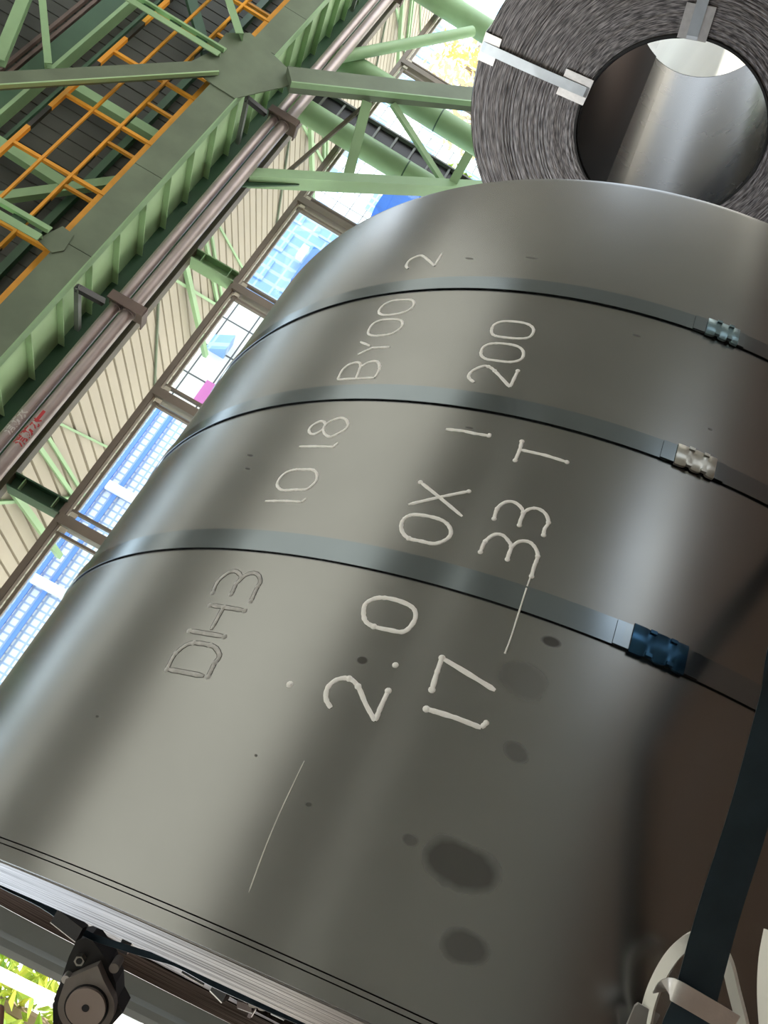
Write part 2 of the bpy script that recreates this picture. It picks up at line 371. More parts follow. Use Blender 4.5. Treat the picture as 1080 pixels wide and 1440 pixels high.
# ------------------------------------------------------------------ dark beam, stub posts, windows
tag(MB().ibeam((0.2, 8.26, 4.245), (21, 8.26, 4.245), 0.16, 0.17, 0.02).build('eave_beam', M['darkbeam']), 'dark olive beam along the wall above the windows', 'beam')
ZH = 3.555                                  # window head
place = ['at the left edge', 'second from the left', 'third from the left', 'fourth from the left', 'behind the round columns', 'far along the wall']
for k in range(-1, 4):
    x = 6.64 + 3.644 * k
    po = thing('stub_post', (x, 8.3, ZH), 'green steel stub post above the window head, ' + place[k + 1], 'post')
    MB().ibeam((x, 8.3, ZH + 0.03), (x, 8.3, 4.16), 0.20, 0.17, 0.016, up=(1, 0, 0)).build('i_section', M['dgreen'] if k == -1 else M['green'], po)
    for z in (ZH + 0.12, 4.04):
        for s in (-1, 1): MB().box((x - 0.075, 8.3 + s * 0.012, z), (x + 0.075, 8.3 + s * 0.095, z + 0.01)).build('stiffener', M['green'], po)
sill = MB().box((0.35, 8.22, 0), (22, 8.38, 0.75)).build('wall_sill', M['concrete']); struct(sill, 'low pale wall below the windows', 'wall')
MX0 = 6.53
mesh_cache = {}
nwin = 0
for k in range(-3, 8):
    x0, x1 = MX0 + 1.822 * k, MX0 + 1.822 * (k + 1)
    nwin += 1
    wi = bpy.data.objects.new('window_%d' % nwin, None); C.objects.link(wi); wi.location = (x0, 8.3, 0.75); wi['kind'] = 'structure'
    if k == -3:
        src = []
        src.append(MB().box((x0 - 0.055, 8.22, 0.75), (x0 + 0.055, 8.36, ZH)).build('mullion', M['frame'], wi))
        src.append(MB().box((x0 - 0.055, 8.24, ZH - 0.02), (x1 - 0.055, 8.36, ZH + 0.045)).build('head_rail', M['frame'], wi))
        src.append(MB().box((x0 + 0.055, 8.27, ZH - 0.045), (x1 - 0.055, 8.30, ZH - 0.02)).build('head_bead', M['lightframe'], wi))
        src.append(MB().box((x0 + 0.125, 8.25, 0.8), (x0 + 0.155, 8.30, ZH - 0.05)).build('sash_stile', M['frame'], wi))
        src.append(MB().box((x1 - 0.155, 8.25, 0.8), (x1 - 0.125, 8.30, ZH - 0.05)).build('sash_stile', M['frame'], wi))
        src.append(MB().box((x0 + 0.155, 8.25, ZH - 0.10), (x1 - 0.155, 8.30, ZH - 0.065)).build('sash_rail', M['frame'], wi))
        src.append(MB().box((x0 + 0.055, 8.24, 0.75), (x1 - 0.055, 8.34, 0.80)).build('sill_rail', M['frame'], wi))
        src.append(MB().box((x0 + 0.07, 8.235, ZH - 0.13), (x0 + 0.12, 8.26, ZH - 0.06)).build('clip', M['lightframe'], wi))
        src.append(MB().box((x1 - 0.12, 8.235, ZH - 0.13), (x1 - 0.07, 8.26, ZH - 0.06)).build('clip', M['lightframe'], wi))
        src.append(MB().box((x0 + 0.055, 8.295, 0.8), (x1 - 0.055, 8.301, ZH - 0.02)).build('pane', M['glass'], wi))
    else:
        for s in src:
            o = s.copy(); link(o, wi)

# ------------------------------------------------------------------ canopy outside the windows
cz0, cy0, csl, cyE = 4.40, 8.30, 0.2126, 10.42
cz = lambda y: cz0 - csl * (y - cy0)
cn = thing('canopy', (8, 8.6, cz(8.6)), 'beige ribbed sheet canopy sloping down outside the windows', 'canopy')
x = -1.2; s0 = None
while x < 22:
    if s0 is None:
        s0 = sheet_mesh('roof_sheet', rib_profile(5, 0.18, 0.034, 0.035), M['beige'], cn, lambda a, d, e, x=x: (x + a, (8.42, cyE)[e], cz((8.42, cyE)[e]) + d)); xs0 = x
    else:
        o = s0.copy(); o.location.x += x - xs0; link(o, cn)
    x += 0.905
MB().box((-1.2, 8.42, cz(8.42) + 0.05), (22.3, 8.44, cz(8.42) + 0.3)).build('back_closer', M['beige'], cn)
mb = MB(); mb.add([(-1.2, 8.42, cz(8.42) + 0.045), (22.3, 8.42, cz(8.42) + 0.045), (22.3, cyE, cz(cyE) + 0.045), (-1.2, cyE, cz(cyE) + 0.045)], [(0, 1, 2, 3)]); 
mb.add([(-1.2, 8.42, cz(8.42) + 0.055), (22.3, 8.42, cz(8.42) + 0.055), (22.3, cyE, cz(cyE) + 0.055), (-1.2, cyE, cz(cyE) + 0.055)], [(0, 1, 2, 3)]); mb.build('top_sheet', M['beige'], cn)
def cbrace(a, b, ya, yb, w_, k, m):
    off = Vector((3.644 * k, 0, 0))
    p = at(*a, ya); q = at(*b, yb); p.z = cz(ya) - w_ * 0.7; q.z = min(q.z, cz(yb) - w_ * 0.7)
    MB().bar(p + off, q + off, w_, w_ * 0.8).build('brace', m, cn)
for k in range(-2, 4):
    cbrace((265, 365), (289, 500), 8.45, 10.35, 0.075, k, M['green'])
    cbrace((240, 405), (208, 558), 8.45, 10.2, 0.03, k, M['dusty'])
    cbrace((0, 725), (105, 700), 8.45, 10.0, 0.04, k + 1, M['green'])
    cbrace((66, 606), (110, 692), 8.5, 10.2, 0.04, k + 1, M['green'])
    cbrace((322, 318), (344, 386), 8.5, 10.2, 0.03, k, M['green'])
    cbrace((330, 352), (306, 440), 8.5, 10.2, 0.05, k, M['green'])

# ------------------------------------------------------------------ round columns and bracing
def column(x, y, r, label):
    c = thing('tubular_column', (x, y, 0), label, 'column')
    smooth_by_angle(MB().tube((x, y, 0.03), (x, y, 4.34), r, 32).build('shaft', M['green'], c))
    smooth_by_angle(MB().tube((x, y, 2.55), (x, y, 2.57), r + 0.004, 32).build('weld_band', M['dgreen'], c))
    MB().box((x - r - 0.1, y - 0.16, 0), (x + r + 0.1, y + 0.16, 0.03)).build('base_plate', M['green'], c)
column(1.198 * 8.02, 8.02, 0.165, 'round green column nearest, left of the dark cable ladder')
column(1.365 * 8.02, 8.02, 0.175, 'round green column right of the dark cable ladder')
column(1.682 * 8.02, 8.02, 0.19, 'round green column at the top edge beside the background coil')
tag(smooth_by_angle(MB().tube(at(470, 82, 7.765), at(664, 44, 7.765), 0.08, 20).build('strut_tube', M['green'])), 'round green strut reaching to the topmost column', 'strut')
lb = thing('lattice_brace', at(410, 110, 7.2), 'green lattice brace slanting down from the gusset plate', 'brace')
pA, qA = at(405, 112, 7.17), at(720, 146, 7.17)
MB().bar(pA, qA, 0.25, 0.18, up=(0, 1, 0)).build('chord', M['dusty'], lb)
side = (qA - pA).normalized().cross(Vector((0, 1, 0)))
side = side if side.z < 0 else -side
MB().bar(pA + side * 0.135 + Vector((0, -0.05, 0)), qA + side * 0.135 + Vector((0, -0.05, 0)), 0.02, 0.08, up=(0, 1, 0)).build('chord_lit_flange', M['green'], lb)  # strip in lighter green, stands in for the lit underside of the chord
MB().chan(at(348, 250, 7.75), at(700, 268, 7.75), 0.14, 0.2, 0.02, up=(0, 1, 0)).build('chord', M['green'], lb)
MB().bar(at(516, 144, 7.25), at(489, 250, 7.72), 0.13, 0.06, up=(0, 1, 0)).build('lacing', M['green'], lb)
MB().bar(at(552, 146, 7.25), at(624, 258, 7.72), 0.09, 0.05, up=(0, 1, 0)).build('lacing', M['green'], lb)
MB().bar(at(660, 215, 7.3), at(634, 262, 7.72), 0.12, 0.05, up=(0, 1, 0)).build('lacing', M['green'], lb)
MB().plate([at(340, 262, 7.74), at(352, 247, 7.74), at(428, 252, 7.74), at(420, 260, 7.74)], (0, 1, 0), 0.02).build('end_plate', M['dgreen'], lb)
tag(MB().bar(at(400, 246, 7.7), at(527, 136, 7.4), 0.045, 0.045).build('conduit', M['darkbeam']), 'thin dark conduit slanting behind the lattice brace', 'conduit')
cb = thing('cable_ladder', (10.1, 8.15, 0.1), 'dark cable ladder between two round green columns', 'cable ladder')
xa, xb = at(452, 158, 8.12).x, at(475, 138, 8.12).x
MB().box((xa, 8.1, 0.05), (xa + 0.03, 8.2, 4.3)).build('side_rail', M['grey'], cb)
MB().box((xb - 0.03, 8.1, 0.05), (xb, 8.2, 4.3)).build('side_rail', M['grey'], cb)
MB().box((xa + 0.03, 8.16, 0.05), (xb - 0.03, 8.2, 4.3)).build('cable_bundle', M['black'], cb)
for j in range(14): MB().box((xa + 0.03, 8.12, 0.3 + j * 0.29), (xb - 0.03, 8.16, 0.33 + j * 0.29)).build('rung', M['grey'], cb)

# grey folded-sheet post left of the coil, at the doorway
gp = thing('door_post', (-0.2, 6.2, 0), 'grey folded sheet post beside the doorway to the trees', 'post')
prof = [(-0.44, 0), (-0.40, -0.03), (-0.36, -0.03), (-0.33, 0.0), (-0.20, 0.0), (-0.17, -0.035), (-0.12, -0.035), (-0.09, 0), (0.10, 0), (0.12, -0.03), (0.18, -0.03), (0.20, 0), (0.20, 0.2), (-0.44, 0.2)]
n = len(prof)
mesh_obj('folded_sheet', [(a, 6.2 + b, z) for z in (0.0, 4.0) for a, b in prof], [(i, (i + 1) % n, n + (i + 1) % n, n + i) for i in range(n)] + [tuple(range(n)), tuple(range(n, 2 * n))], M['grey'], gp)
MB().box((-0.5, 6.12, 0), (0.26, 6.45, 0.02)).build('base_plate', M['grey'], gp)

# ------------------------------------------------------------------ outside the windows
def grid_mat(name, base, line, sx, sz, wx, wz, rough=0.6):
    m = mat(name, base, rough); n, l = m.node_tree.nodes, m.node_tree.links
    tc = n.new('ShaderNodeTexCoord'); sp = n.new('ShaderNodeSeparateXYZ'); l.new(tc.outputs['Object'], sp.inputs[0])
    outs = []
    for ax_, s, w_ in (('X', sx, wx), ('Z', sz, wz)):
        a = n.new('ShaderNodeMath'); a.operation = 'DIVIDE'; a.inputs[1].default_value = s; l.new(sp.outputs[ax_], a.inputs[0])
        f = n.new('ShaderNodeMath'); f.operation = 'FRACT'; l.new(a.outputs[0], f.inputs[0])
        g = n.new('ShaderNodeMath'); g.operation = 'LESS_THAN'; g.inputs[1].default_value = w_; l.new(f.outputs[0], g.inputs[0]); outs.append(g)
    mxm = n.new('ShaderNodeMath'); mxm.operation = 'MAXIMUM'; l.new(outs[0].outputs[0], mxm.inputs[0]); l.new(outs[1].outputs[0], mxm.inputs[1])
    mx = n.new('ShaderNodeMix'); mx.data_type = 'RGBA'; mx.inputs['A'].default_value = (*base, 1); mx.inputs['B'].default_value = (*line, 1)
    l.new(mxm.outputs[0], mx.inputs['Factor']); l.new(mx.outputs['Result'], n['Principled BSDF'].inputs['Base Color'])
    return m
M['meshsheet'] = grid_mat('blue_white_mesh', (0.84, 0.89, 0.97), (0.40, 0.52, 0.80), 0.20, 0.20, 0.25, 0.25)
M['panelwhite'] = grid_mat('white_panels', (0.88, 0.88, 0.86), (0.10, 0.11, 0.12), 0.95, 0.62, 0.05, 0.06)
M['glassblue'] = grid_mat('blue_facade', (0.22, 0.40, 0.72), (0.40, 0.55, 0.85), 0.42, 0.5, 0.3, 0.12, 0.3)
M['strongblue'] = mat('blue_paint', (0.03, 0.16, 0.75), 0.5)
M['midblue'] = mat('mid_blue_paint', (0.13, 0.28, 0.80), 0.5)
M['white'] = mat('white_paint', (0.86, 0.86, 0.85), 0.6)
M['tarp'] = mat('blue_tarpaulin', (0.01, 0.13, 0.62), 0.5, var=0.2, vscale=2)
M['pink'] = mat('pink_sign_paint', (0.62, 0.18, 0.50), 0.6)
M['leafy'] = mat('yellow_green_leaves', (0.48, 0.50, 0.04), 0.6, var=0.5, vscale=2.5, col2=(0.16, 0.34, 0.04))
M['leafo'] = mat('yellow_orange_leaves', (0.80, 0.62, 0.16), 0.6, var=0.5, vscale=2.5, col2=(0.75, 0.40, 0.16))
M['bark'] = mat('bark', (0.20, 0.15, 0.10), 0.9)
g0 = -0.22
hd = thing('mesh_screen', (5, 20, g0), 'tall pale blue mesh screen with blue rails seen through left windows', 'screen')
MB().box((1.0, 20, g0), (11.0, 20.08, 9.0)).build('mesh_panel', M['meshsheet'], hd)
for zy in (0.231, 0.212): MB().box((1.0, 19.9, zy * 19.9 + H - 0.05), (11.0, 19.98, zy * 19.9 + H + 0.05)).build('rail', M['midblue'], hd)
for u, v in ((165, 690), (62, 822)): 
    xx = at(u, v, 19.9).x; MB().box((xx - 0.12, 19.8, g0), (xx + 0.12, 19.9, at(u, v, 19.85).z + 0.3)).build('upright', M['white'], hd)
wb = thing('white_building', (11.5, 17, g0), 'white panelled building with a pink sign seen through the third window', 'building')
MB().box((9.6, 17, g0), (13.1, 17.3, 9.5)).build('panel_wall', M['panelwhite'], wb)
MB().box((9.95, 16.9, 4.25), (10.6, 17.0, 4.9)).build('sign', M['pink'], wb)
mb = MB(); mb.plate([(11.4, 16.6, 4.9), (11.4, 17.0, 5.4), (11.4, 17.0, 4.9)], (1, 0, 0), 0.5); mb.build('awning', M['glassblue'], wb)
bb = thing('blue_building', (17, 19, g0), 'pale blue glazed building seen through the fourth window', 'building')
MB().box((14.0, 19, g0), (19.6, 24, 11)).build('facade', M['glassblue'], bb)
MB().box((16.2, 18.8, 4.55), (17.7, 19.0, 5.0)).build('dark_bay', M['strongblue'], bb)
MB().box((16.9, 18.6, 5.05), (17.4, 18.8, 5.25)).build('lamp_box', M['white'], bb)
for j in range(6):
    for i in range(4):
        MB().box((14.4 + i * 1.3, 18.95, 1.2 + j * 1.5), (15.3 + i * 1.3, 19.0, 2.1 + j * 1.5)).build('pane', M['glassblue'], bb)
wf = thing('white_office', (34, 26, g0), 'white office building far behind the lattice brace', 'building')
MB().box((24.5, 26, g0), (48, 32, 12)).build('wall', M['panelwhite'], wf)
for j in range(3):
    for i in range(10):
        MB().box((25.6 + i * 2.2, 25.95, 1.6 + j * 2.6), (26.8 + i * 2.2, 26.0, 2.9 + j * 2.6)).build('window', M['glassblue'], wf)
tl = thing('tarped_truck', (15.1, 14.4, g0), 'bright blue tarpaulin load outside just above the coil edge', 'truck')
MB().plate([(14.3, 13.4, 0.9), (15.9, 13.4, 0.9), (15.9, 13.4, 3.05), (15.6, 13.4, 3.4), (14.6, 13.4, 3.4), (14.3, 13.4, 3.05)], (0, 1, 0), 2.2).build('tarpaulin', M['tarp'], tl)
MB().box((14.2, 13.35, 0.65), (16.0, 15.7, 0.9)).build('load_bed', M['grey'], tl)
for xx in (14.65, 15.55):
    for yy in (13.5, 15.3): smooth_by_angle(MB().tube((xx, yy, g0 + 0.45), (xx, yy + 0.25, g0 + 0.45), 0.45, 20).build('wheel', M['black'], tl))
leaf_src = {}
def tree(x, y, h, r, mk, label, n=900):
    t = thing('tree', (x, y, g0), label, 'tree', 'trees outside the hall')
    rnd = random.Random(int(x * 100 + y * 10))
    mb = MB()
    prof = [(math.cos(2*PI*i/8), math.sin(2*PI*i/8)) for i in range(8)]
    mb.prism([(a * 0.13, b * 0.13) for a, b in prof], (x, y, g0), (x + 0.1, y, g0 + h * 0.55))
    for j in range(5):
        a = j * 1.257; mb.prism([(p * 0.05, q * 0.05) for p, q in prof], (x + 0.05, y, g0 + h * 0.4), (x + r * 0.6 * math.cos(a), y + r * 0.6 * math.sin(a), g0 + h * 0.75))
    mb.build('trunk', M['bark'], t)
    vs, fs = [], []
    for i in range(n):
        while True:
            p = Vector((rnd.uniform(-1, 1), rnd.uniform(-1, 1), rnd.uniform(-1, 1)))
            if 0.3 < p.length < 1: break
        c = Vector((x + p.x * r, y + p.y * r, g0 + h * 0.62 + p.z * h * 0.40))
        q = Quaternion((rnd.gauss(0, 1), rnd.gauss(0, 1), rnd.gauss(0, 1), rnd.gauss(0, 1))).normalized(); s = rnd.uniform(0.10, 0.22)
        k = len(vs)
        for e in ((-s, 0, 0), (0, -s * 0.45, 0.03), (s, 0, 0), (0, s * 0.45, 0.03)): vs.append(c + q @ Vector(e))
        fs.append((k, k + 1, k + 2, k + 3))
    o = mesh_obj('foliage', vs, fs, M[mk], t); o['kind'] = 'stuff'
tree(-1.6, 14.0, 5.2, 1.6, 'leafy', 'yellow green leafy tree beyond the doorway, nearest', 1600)
tree(-4.9, 16.5, 6.0, 1.9, 'leafy', 'yellow green leafy tree beyond the doorway, at the left', 1400)
tree(0.1, 17.4, 5.5, 1.7, 'leafy', 'yellow green leafy tree beyond the doorway, behind the grey post', 1200)
tree(25.4, 16.5, 5.4, 1.3, 'leafo', 'yellow and orange leafed tree beside the background coil', 420)
tree(27.5, 19.0, 5.5, 1.6, 'leafo', 'orange leafed tree farther behind the yellow one', 350)
tree(20.3, 17.2, 3.9, 1.1, 'leafy', 'small pale leafed tree behind the lattice brace', 700)
pl = MB(); pl.tube((-1.05, 12.2, g0), (-1.05, 12.2, 4.0), 0.07, 12)
tag(smooth_by_angle(pl.build('lamp_pole', M['white'])), 'pale pole in front of the leafy trees', 'pole')

# ------------------------------------------------------------------ steel materials
def steel_mat(name, base, rough, stains=(), scratch=None, blotch=0.12):
    m = mat(name, base, rough, metal=1.0); n, l = m.node_tree.nodes, m.node_tree.links
    b = n['Principled BSDF']
    uv = n.new('ShaderNodeUVMap')
    def noise(sc_xy, detail=3, scale=1.0):
        mp = n.new('ShaderNodeMapping'); mp.inputs['Scale'].default_value = (*sc_xy, 1); l.new(uv.outputs[0], mp.inputs['Vector'])
        z = n.new('ShaderNodeTexNoise'); z.inputs['Scale'].default_value = scale; z.inputs['Detail'].default_value = detail; l.new(mp.outputs[0], z.inputs['Vector']); return z
    def rng(src, f0, f1, t0, t1):
        r = n.new('ShaderNodeMapRange'); r.inputs['From Min'].default_value = f0; r.inputs['From Max'].default_value = f1; r.inputs['To Min'].default_value = t0; r.inputs['To Max'].default_value = t1
        l.new(src, r.inputs['Value']); return r
    n1 = noise((420, 420), 2); n2 = noise((5, 4), 3); n3 = noise((9, 3.0), 2)
    f1 = rng(n2.outputs['Fac'], 0.3, 0.7, 1 - blotch * 0.6, 1 + blotch * 0.3); f2 = rng(n1.outputs['Fac'], 0.3, 0.7, 0.995, 1.003)
    f3 = rng(n3.outputs['Fac'], 0.3, 0.7, 0.985, 1.01)
    mu = n.new('ShaderNodeMath'); mu.operation = 'MULTIPLY'; l.new(f1.outputs[0], mu.inputs[0]); l.new(f2.outputs[0], mu.inputs[1])
    mu2 = n.new('ShaderNodeMath'); mu2.operation = 'MULTIPLY'; l.new(mu.outputs[0], mu2.inputs[0]); l.new(f3.outputs[0], mu2.inputs[1])
    val = mu2
    rr = rng(n3.outputs['Fac'], 0.3, 0.7, rough * 0.97, rough * 1.03)
    # oil stains, given as (centre uv, axis, half length, half width, strength)
    dn = noise((22, 22), 3)
    stain_sum = None
    for (cu_, cv_, ex, ey, a_, b_, st) in stains:
        sb = n.new('ShaderNodeVectorMath'); sb.operation = 'SUBTRACT'; l.new(uv.outputs[0], sb.inputs[0]); sb.inputs[1].default_value = (cu_, cv_, 0)
        d1 = n.new('ShaderNodeVectorMath'); d1.operation = 'DOT_PRODUCT'; l.new(sb.outputs[0], d1.inputs[0]); d1.inputs[1].default_value = (ex / a_, ey / a_, 0)
        d2 = n.new('ShaderNodeVectorMath'); d2.operation = 'DOT_PRODUCT'; l.new(sb.outputs[0], d2.inputs[0]); d2.inputs[1].default_value = (-ey / b_, ex / b_, 0)
        cx = n.new('ShaderNodeCombineXYZ'); l.new(d1.outputs['Value'], cx.inputs[0]); l.new(d2.outputs['Value'], cx.inputs[1])
        ln = n.new('ShaderNodeVectorMath'); ln.operation = 'LENGTH'; l.new(cx.outputs[0], ln.inputs[0])
        ad = n.new('ShaderNodeMath'); ad.operation = 'MULTIPLY_ADD'; ad.inputs[1].default_value = 0.9 if a_ > 0.012 else 0.1; l.new(dn.outputs['Fac'], ad.inputs[0]); l.new(ln.outputs['Value'], ad.inputs[2])
        off = 0.45 if a_ > 0.012 else 0.05
        ms = rng(ad.outputs[0], 0.72 + off, 1.08 + off, st, 0.0)
        if stain_sum is None: stain_sum = ms
        else:
            q = n.new('ShaderNodeMath'); q.operation = 'MAXIMUM'; l.new(stain_sum.outputs[0], q.inputs[0]); l.new(ms.outputs[0], q.inputs[1]); stain_sum = q
    cm = n.new('ShaderNodeVectorMath'); cm.operation = 'SCALE'; cm.inputs[0].default_value = base; l.new(val.outputs[0], cm.inputs['Scale'])
    last = cm.outputs[0]
    if stain_sum is not None:
        mx = n.new('ShaderNodeMix'); mx.data_type = 'RGBA'; mx.inputs['B'].default_value = (0.045, 0.043, 0.04, 1)
        l.new(stain_sum.outputs[0], mx.inputs['Factor']); l.new(last, mx.inputs['A']); last = mx.outputs['Result']
        mr = n.new('ShaderNodeMath'); mr.operation = 'MULTIPLY_ADD'; mr.inputs[1].default_value = 0.12; l.new(stain_sum.outputs[0], mr.inputs[0]); l.new(rr.outputs[0], mr.inputs[2]); rr = mr
    l.new(last, b.inputs['Base Color']); l.new(rr.outputs[0], b.inputs['Roughness'])
    bp = n.new('ShaderNodeBump'); bp.inputs['Strength'].default_value = 0.0
    return m
def edge_mat(name, dark, light, sr=420, sa=9, metal=0.7, rough=0.45, lo=0.40, hi=0.68):
    m = mat(name, dark, rough, metal=metal); n, l = m.node_tree.nodes, m.node_tree.links
    uv = n.new('ShaderNodeUVMap'); mp = n.new('ShaderNodeMapping'); mp.inputs['Scale'].default_value = (sr, sa, 1); l.new(uv.outputs[0], mp.inputs['Vector'])
    z = n.new('ShaderNodeTexNoise'); z.inputs['Scale'].default_value = 1; z.inputs['Detail'].default_value = 3; l.new(mp.outputs[0], z.inputs['Vector'])
    r = n.new('ShaderNodeMapRange'); r.inputs['From Min'].default_value = lo; r.inputs['From Max'].default_value = hi; l.new(z.outputs['Fac'], r.inputs['Value'])
    mx = n.new('ShaderNodeMix'); mx.data_type = 'RGBA'; mx.inputs['A'].default_value = (*dark, 1); mx.inputs['B'].default_value = (*light, 1)
    l.new(r.outputs[0], mx.inputs['Factor']); l.new(mx.outputs['Result'], n['Principled BSDF'].inputs['Base Color'])
    bp = n.new('ShaderNodeBump'); bp.inputs['Strength'].default_value = 0.25; bp.inputs['Distance'].default_value = 0.002
    l.new(z.outputs['Fac'], bp.inputs['Height']); l.new(bp.outputs['Normal'], n['Principled BSDF'].inputs['Normal'])
    return m

# ------------------------------------------------------------------ coil frames
class Cyl:
    def __init__(s, a, P, R, ri, L):
        s.ax = Vector((math.cos(a), math.sin(a), 0)); s.n1 = Vector((math.sin(a), -math.cos(a), 0)); s.P = Vector(P); s.R, s.ri, s.L = R, ri, L
    def pt(s, t, ph, r=None):
        r = s.R if r is None else r
        return s.P + s.ax * t + (s.n1 * math.cos(ph) + Vector((0, 0, 1)) * math.sin(ph)) * r
    def nrm(s, ph): return s.n1 * math.cos(ph) + Vector((0, 0, 1)) * math.sin(ph)
    def tan(s, ph): return -s.n1 * math.sin(ph) + Vector((0, 0, 1)) * math.cos(ph)
    def hit(s, u, v):                       # (t, angle) where that line of sight meets the mantle
        r = ray(u, v).normalized(); o = CAM - s.P
        o2 = o - s.ax * o.dot(s.ax); r2 = r - s.ax * r.dot(s.ax)
        A, B, Cc = r2.dot(r2), o2.dot(r2), o2.dot(o2) - s.R ** 2; D = B * B - A * Cc
        k = (-B - math.sqrt(max(D, 0))) / A; q = o + r * k; t = q.dot(s.ax); q2 = q - s.ax * t
        return t, math.atan2(q2.z, q2.dot(s.n1))
    def face(s, u, v):                      # (radius, angle) in the near end plane
        r = ray(u, v); k = (s.P - CAM).dot(s.ax) / r.dot(s.ax); q = CAM + r * k - s.P
        return q.length, math.atan2(q.z, q.dot(s.n1))
def lathe(name, cy, prof, m, parent, n=192, smooth_deg=40):
    vs, uv = [], []; acc = 0
    for j, (t, r) in enumerate(prof):
        if j: acc += math.hypot(t - prof[j-1][0], r - prof[j-1][1])
        for i in range(n + 1):
            ph = -PI + 2 * PI * i / n; vs.append(cy.pt(t, ph, r)); uv.append((acc, ph * cy.R))
    k = n + 1
    fs = [(j * k + i, j * k + i + 1, (j + 1) * k + i + 1, (j + 1) * k + i) for j in range(len(prof) - 1) for i in range(n)]
    o = mesh_obj(name, vs, fs, m, parent, uvs=uv)
    return smooth_by_angle(o, smooth_deg)
K1 = Cyl(0.0543, (-0.0083, 1.4984, 0.9498), 0.825, 0.305, 1.2)
K2 = Cyl(0.095, (2.752, 1.605, 1.051), 0.689, 0.305, 1.194)
def st(p, q, wpx, s):
    (t0, a0), (t1, a1) = K1.hit(*p), K1.hit(*q); s0, s1 = a0 * K1.R, a1 * K1.R
    dx, dy = t1 - t0, s1 - s0; L = math.hypot(dx, dy)
    return ((t0 + t1) / 2, (s0 + s1) / 2, dx / L, dy / L, L / 2, wpx / F * 0.8 / 2, s)
STAINS = [st((592, 1186), (702, 1238), 62, 0.62), st((622, 1322), (690, 1336), 42, 0.5), st((762, 895), (790, 903), 18, 0.8), st((503, 923), (519, 927), 14, 0.85),
          st((705, 925), (765, 975), 64, 0.22), st((712, 1040), (745, 1068), 30, 0.38), st((568, 1172), (590, 1182), 16, 0.35),
          st((655, 361), (667, 363), 7, 0.7), st((740, 360), (758, 363), 7, 0.6), st((655, 598), (667, 601), 6, 0.6), st((431, 1126), (441, 1128), 7, 0.7),
          st((348, 637), (357, 639), 6, 0.9), st((346, 656), (353, 658), 5, 0.8), st((890, 468), (902, 472), 6, 0.5), st((360, 1057), (364, 1060), 4, 0.8), st((137, 1003), (141, 1005), 4, 0.8), st((996, 600), (1003, 603), 5, 0.7)]
M['steel'] = steel_mat('cold_rolled_steel', (0.250, 0.256, 0.252), 0.26, STAINS)
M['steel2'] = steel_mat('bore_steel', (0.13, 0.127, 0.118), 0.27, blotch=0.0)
M['strap'] = steel_mat('strap_steel', (0.20, 0.235, 0.26), 0.19, blotch=0.25)
M['strap2'] = mat('bright_strap_steel', (0.55, 0.60, 0.64), 0.35, metal=0.7, var=0.25, vscale=9)
M['strapblue'] = mat('blued_strap_steel', (0.055, 0.085, 0.11), 0.32, metal=0.9, var=0.3, vscale=14)
M['sealgrey'] = mat('grey_seal_steel', (0.50, 0.50, 0.46), 0.28, metal=0.95, var=0.2, vscale=40)
M['sealteal'] = mat('teal_seal_steel', (0.20, 0.29, 0.32), 0.28, metal=0.95, var=0.2, vscale=40)
M['sealblue'] = mat('blue_seal_steel', (0.03, 0.09, 0.17), 0.25, metal=0.9, var=0.3, vscale=40)
M['fringe'] = edge_mat('bright_wrap_edges', (0.05, 0.047, 0.045), (0.30, 0.29, 0.28), 900, 3.0, 0.8, 0.35, 0.35, 0.65)
M['face'] = edge_mat('dark_wrap_edges', (0.05, 0.046, 0.047), (0.42, 0.39, 0.385), 340, 16, 0.4, 0.5, 0.40, 0.76)
M['boreshade'] = mat('dark_reflection_steel', (0.008, 0.008, 0.009), 0.5, spec=0.15)  # black stands in for the dark reflection in the upper bore
M['gap'] = mat('dark_gap', (0.01, 0.01, 0.01), 0.8)

# ------------------------------------------------------------------ the large coil
c1 = thing('steel_coil', (K1.P.x + 0.6, K1.P.y, 0.13), 'large grey steel coil with white handwritten markings and three steel straps', 'steel coil')
R = K1.R
lathe('outer_wrap', K1, [(0, R - 0.003), (0.0, R), (0.02, R), (0.3, R), (0.6, R), (0.9, R), (1.19, R), (1.2, R - 0.0015), (1.2, R - 0.004)], M['steel'], c1, 320)
# inner wraps that stick out beyond the outer one at the near end
g = 0.0009
lathe('inner_wrap', K1, [(0.01, R - 0.02), (-g, R - 0.02)], M['gap'], c1, 192)
lathe('inner_wrap', K1, [(-g, R - 0.02), (-g, R - 0.0025), (-0.0045, R - 0.0025), (-0.0045, R - 0.02)], M['steel'], c1, 320)
lathe('inner_wrap', K1, [(-0.0045, R - 0.02), (-0.0054, R - 0.02)], M['gap'], c1, 192)
lathe('inner_wrap', K1, [(-0.0054, R - 0.02), (-0.0054, R - 0.004), (-0.0125, R - 0.0045), (-0.0185, R - 0.006), (-0.0190, R - 0.014)], M['steel'], c1, 320)
pr = [(-0.0190, R - 0.014)]
rnd = random.Random(3)
for j in range(14):
    t = -0.0205 - j * 0.0012; r_ = R - 0.0145 - j * 0.0022
    pr += [(t, r_), (t - 0.0006, r_ - 0.0014)]
pr += [(-0.036, R - 0.05), (-0.020, R - 0.055), (0.0, R - 0.07)]
lathe('wrap_edges', K1, pr, M['fringe'], c1, 320, 20)
pr = []
rr_ = R - 0.07
while rr_ > K1.ri + 0.01:
    pr += [(0.004 + rnd.uniform(-0.003, 0.003), rr_)]; rr_ -= 0.012
pr.append((-0.01, K1.ri))
lathe('near_end_face', K1, pr, M['face'], c1, 160)
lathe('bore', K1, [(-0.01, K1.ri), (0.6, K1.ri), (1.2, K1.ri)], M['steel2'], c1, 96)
pr = [(1.2, R - 0.004)]; rr_ = R - 0.012
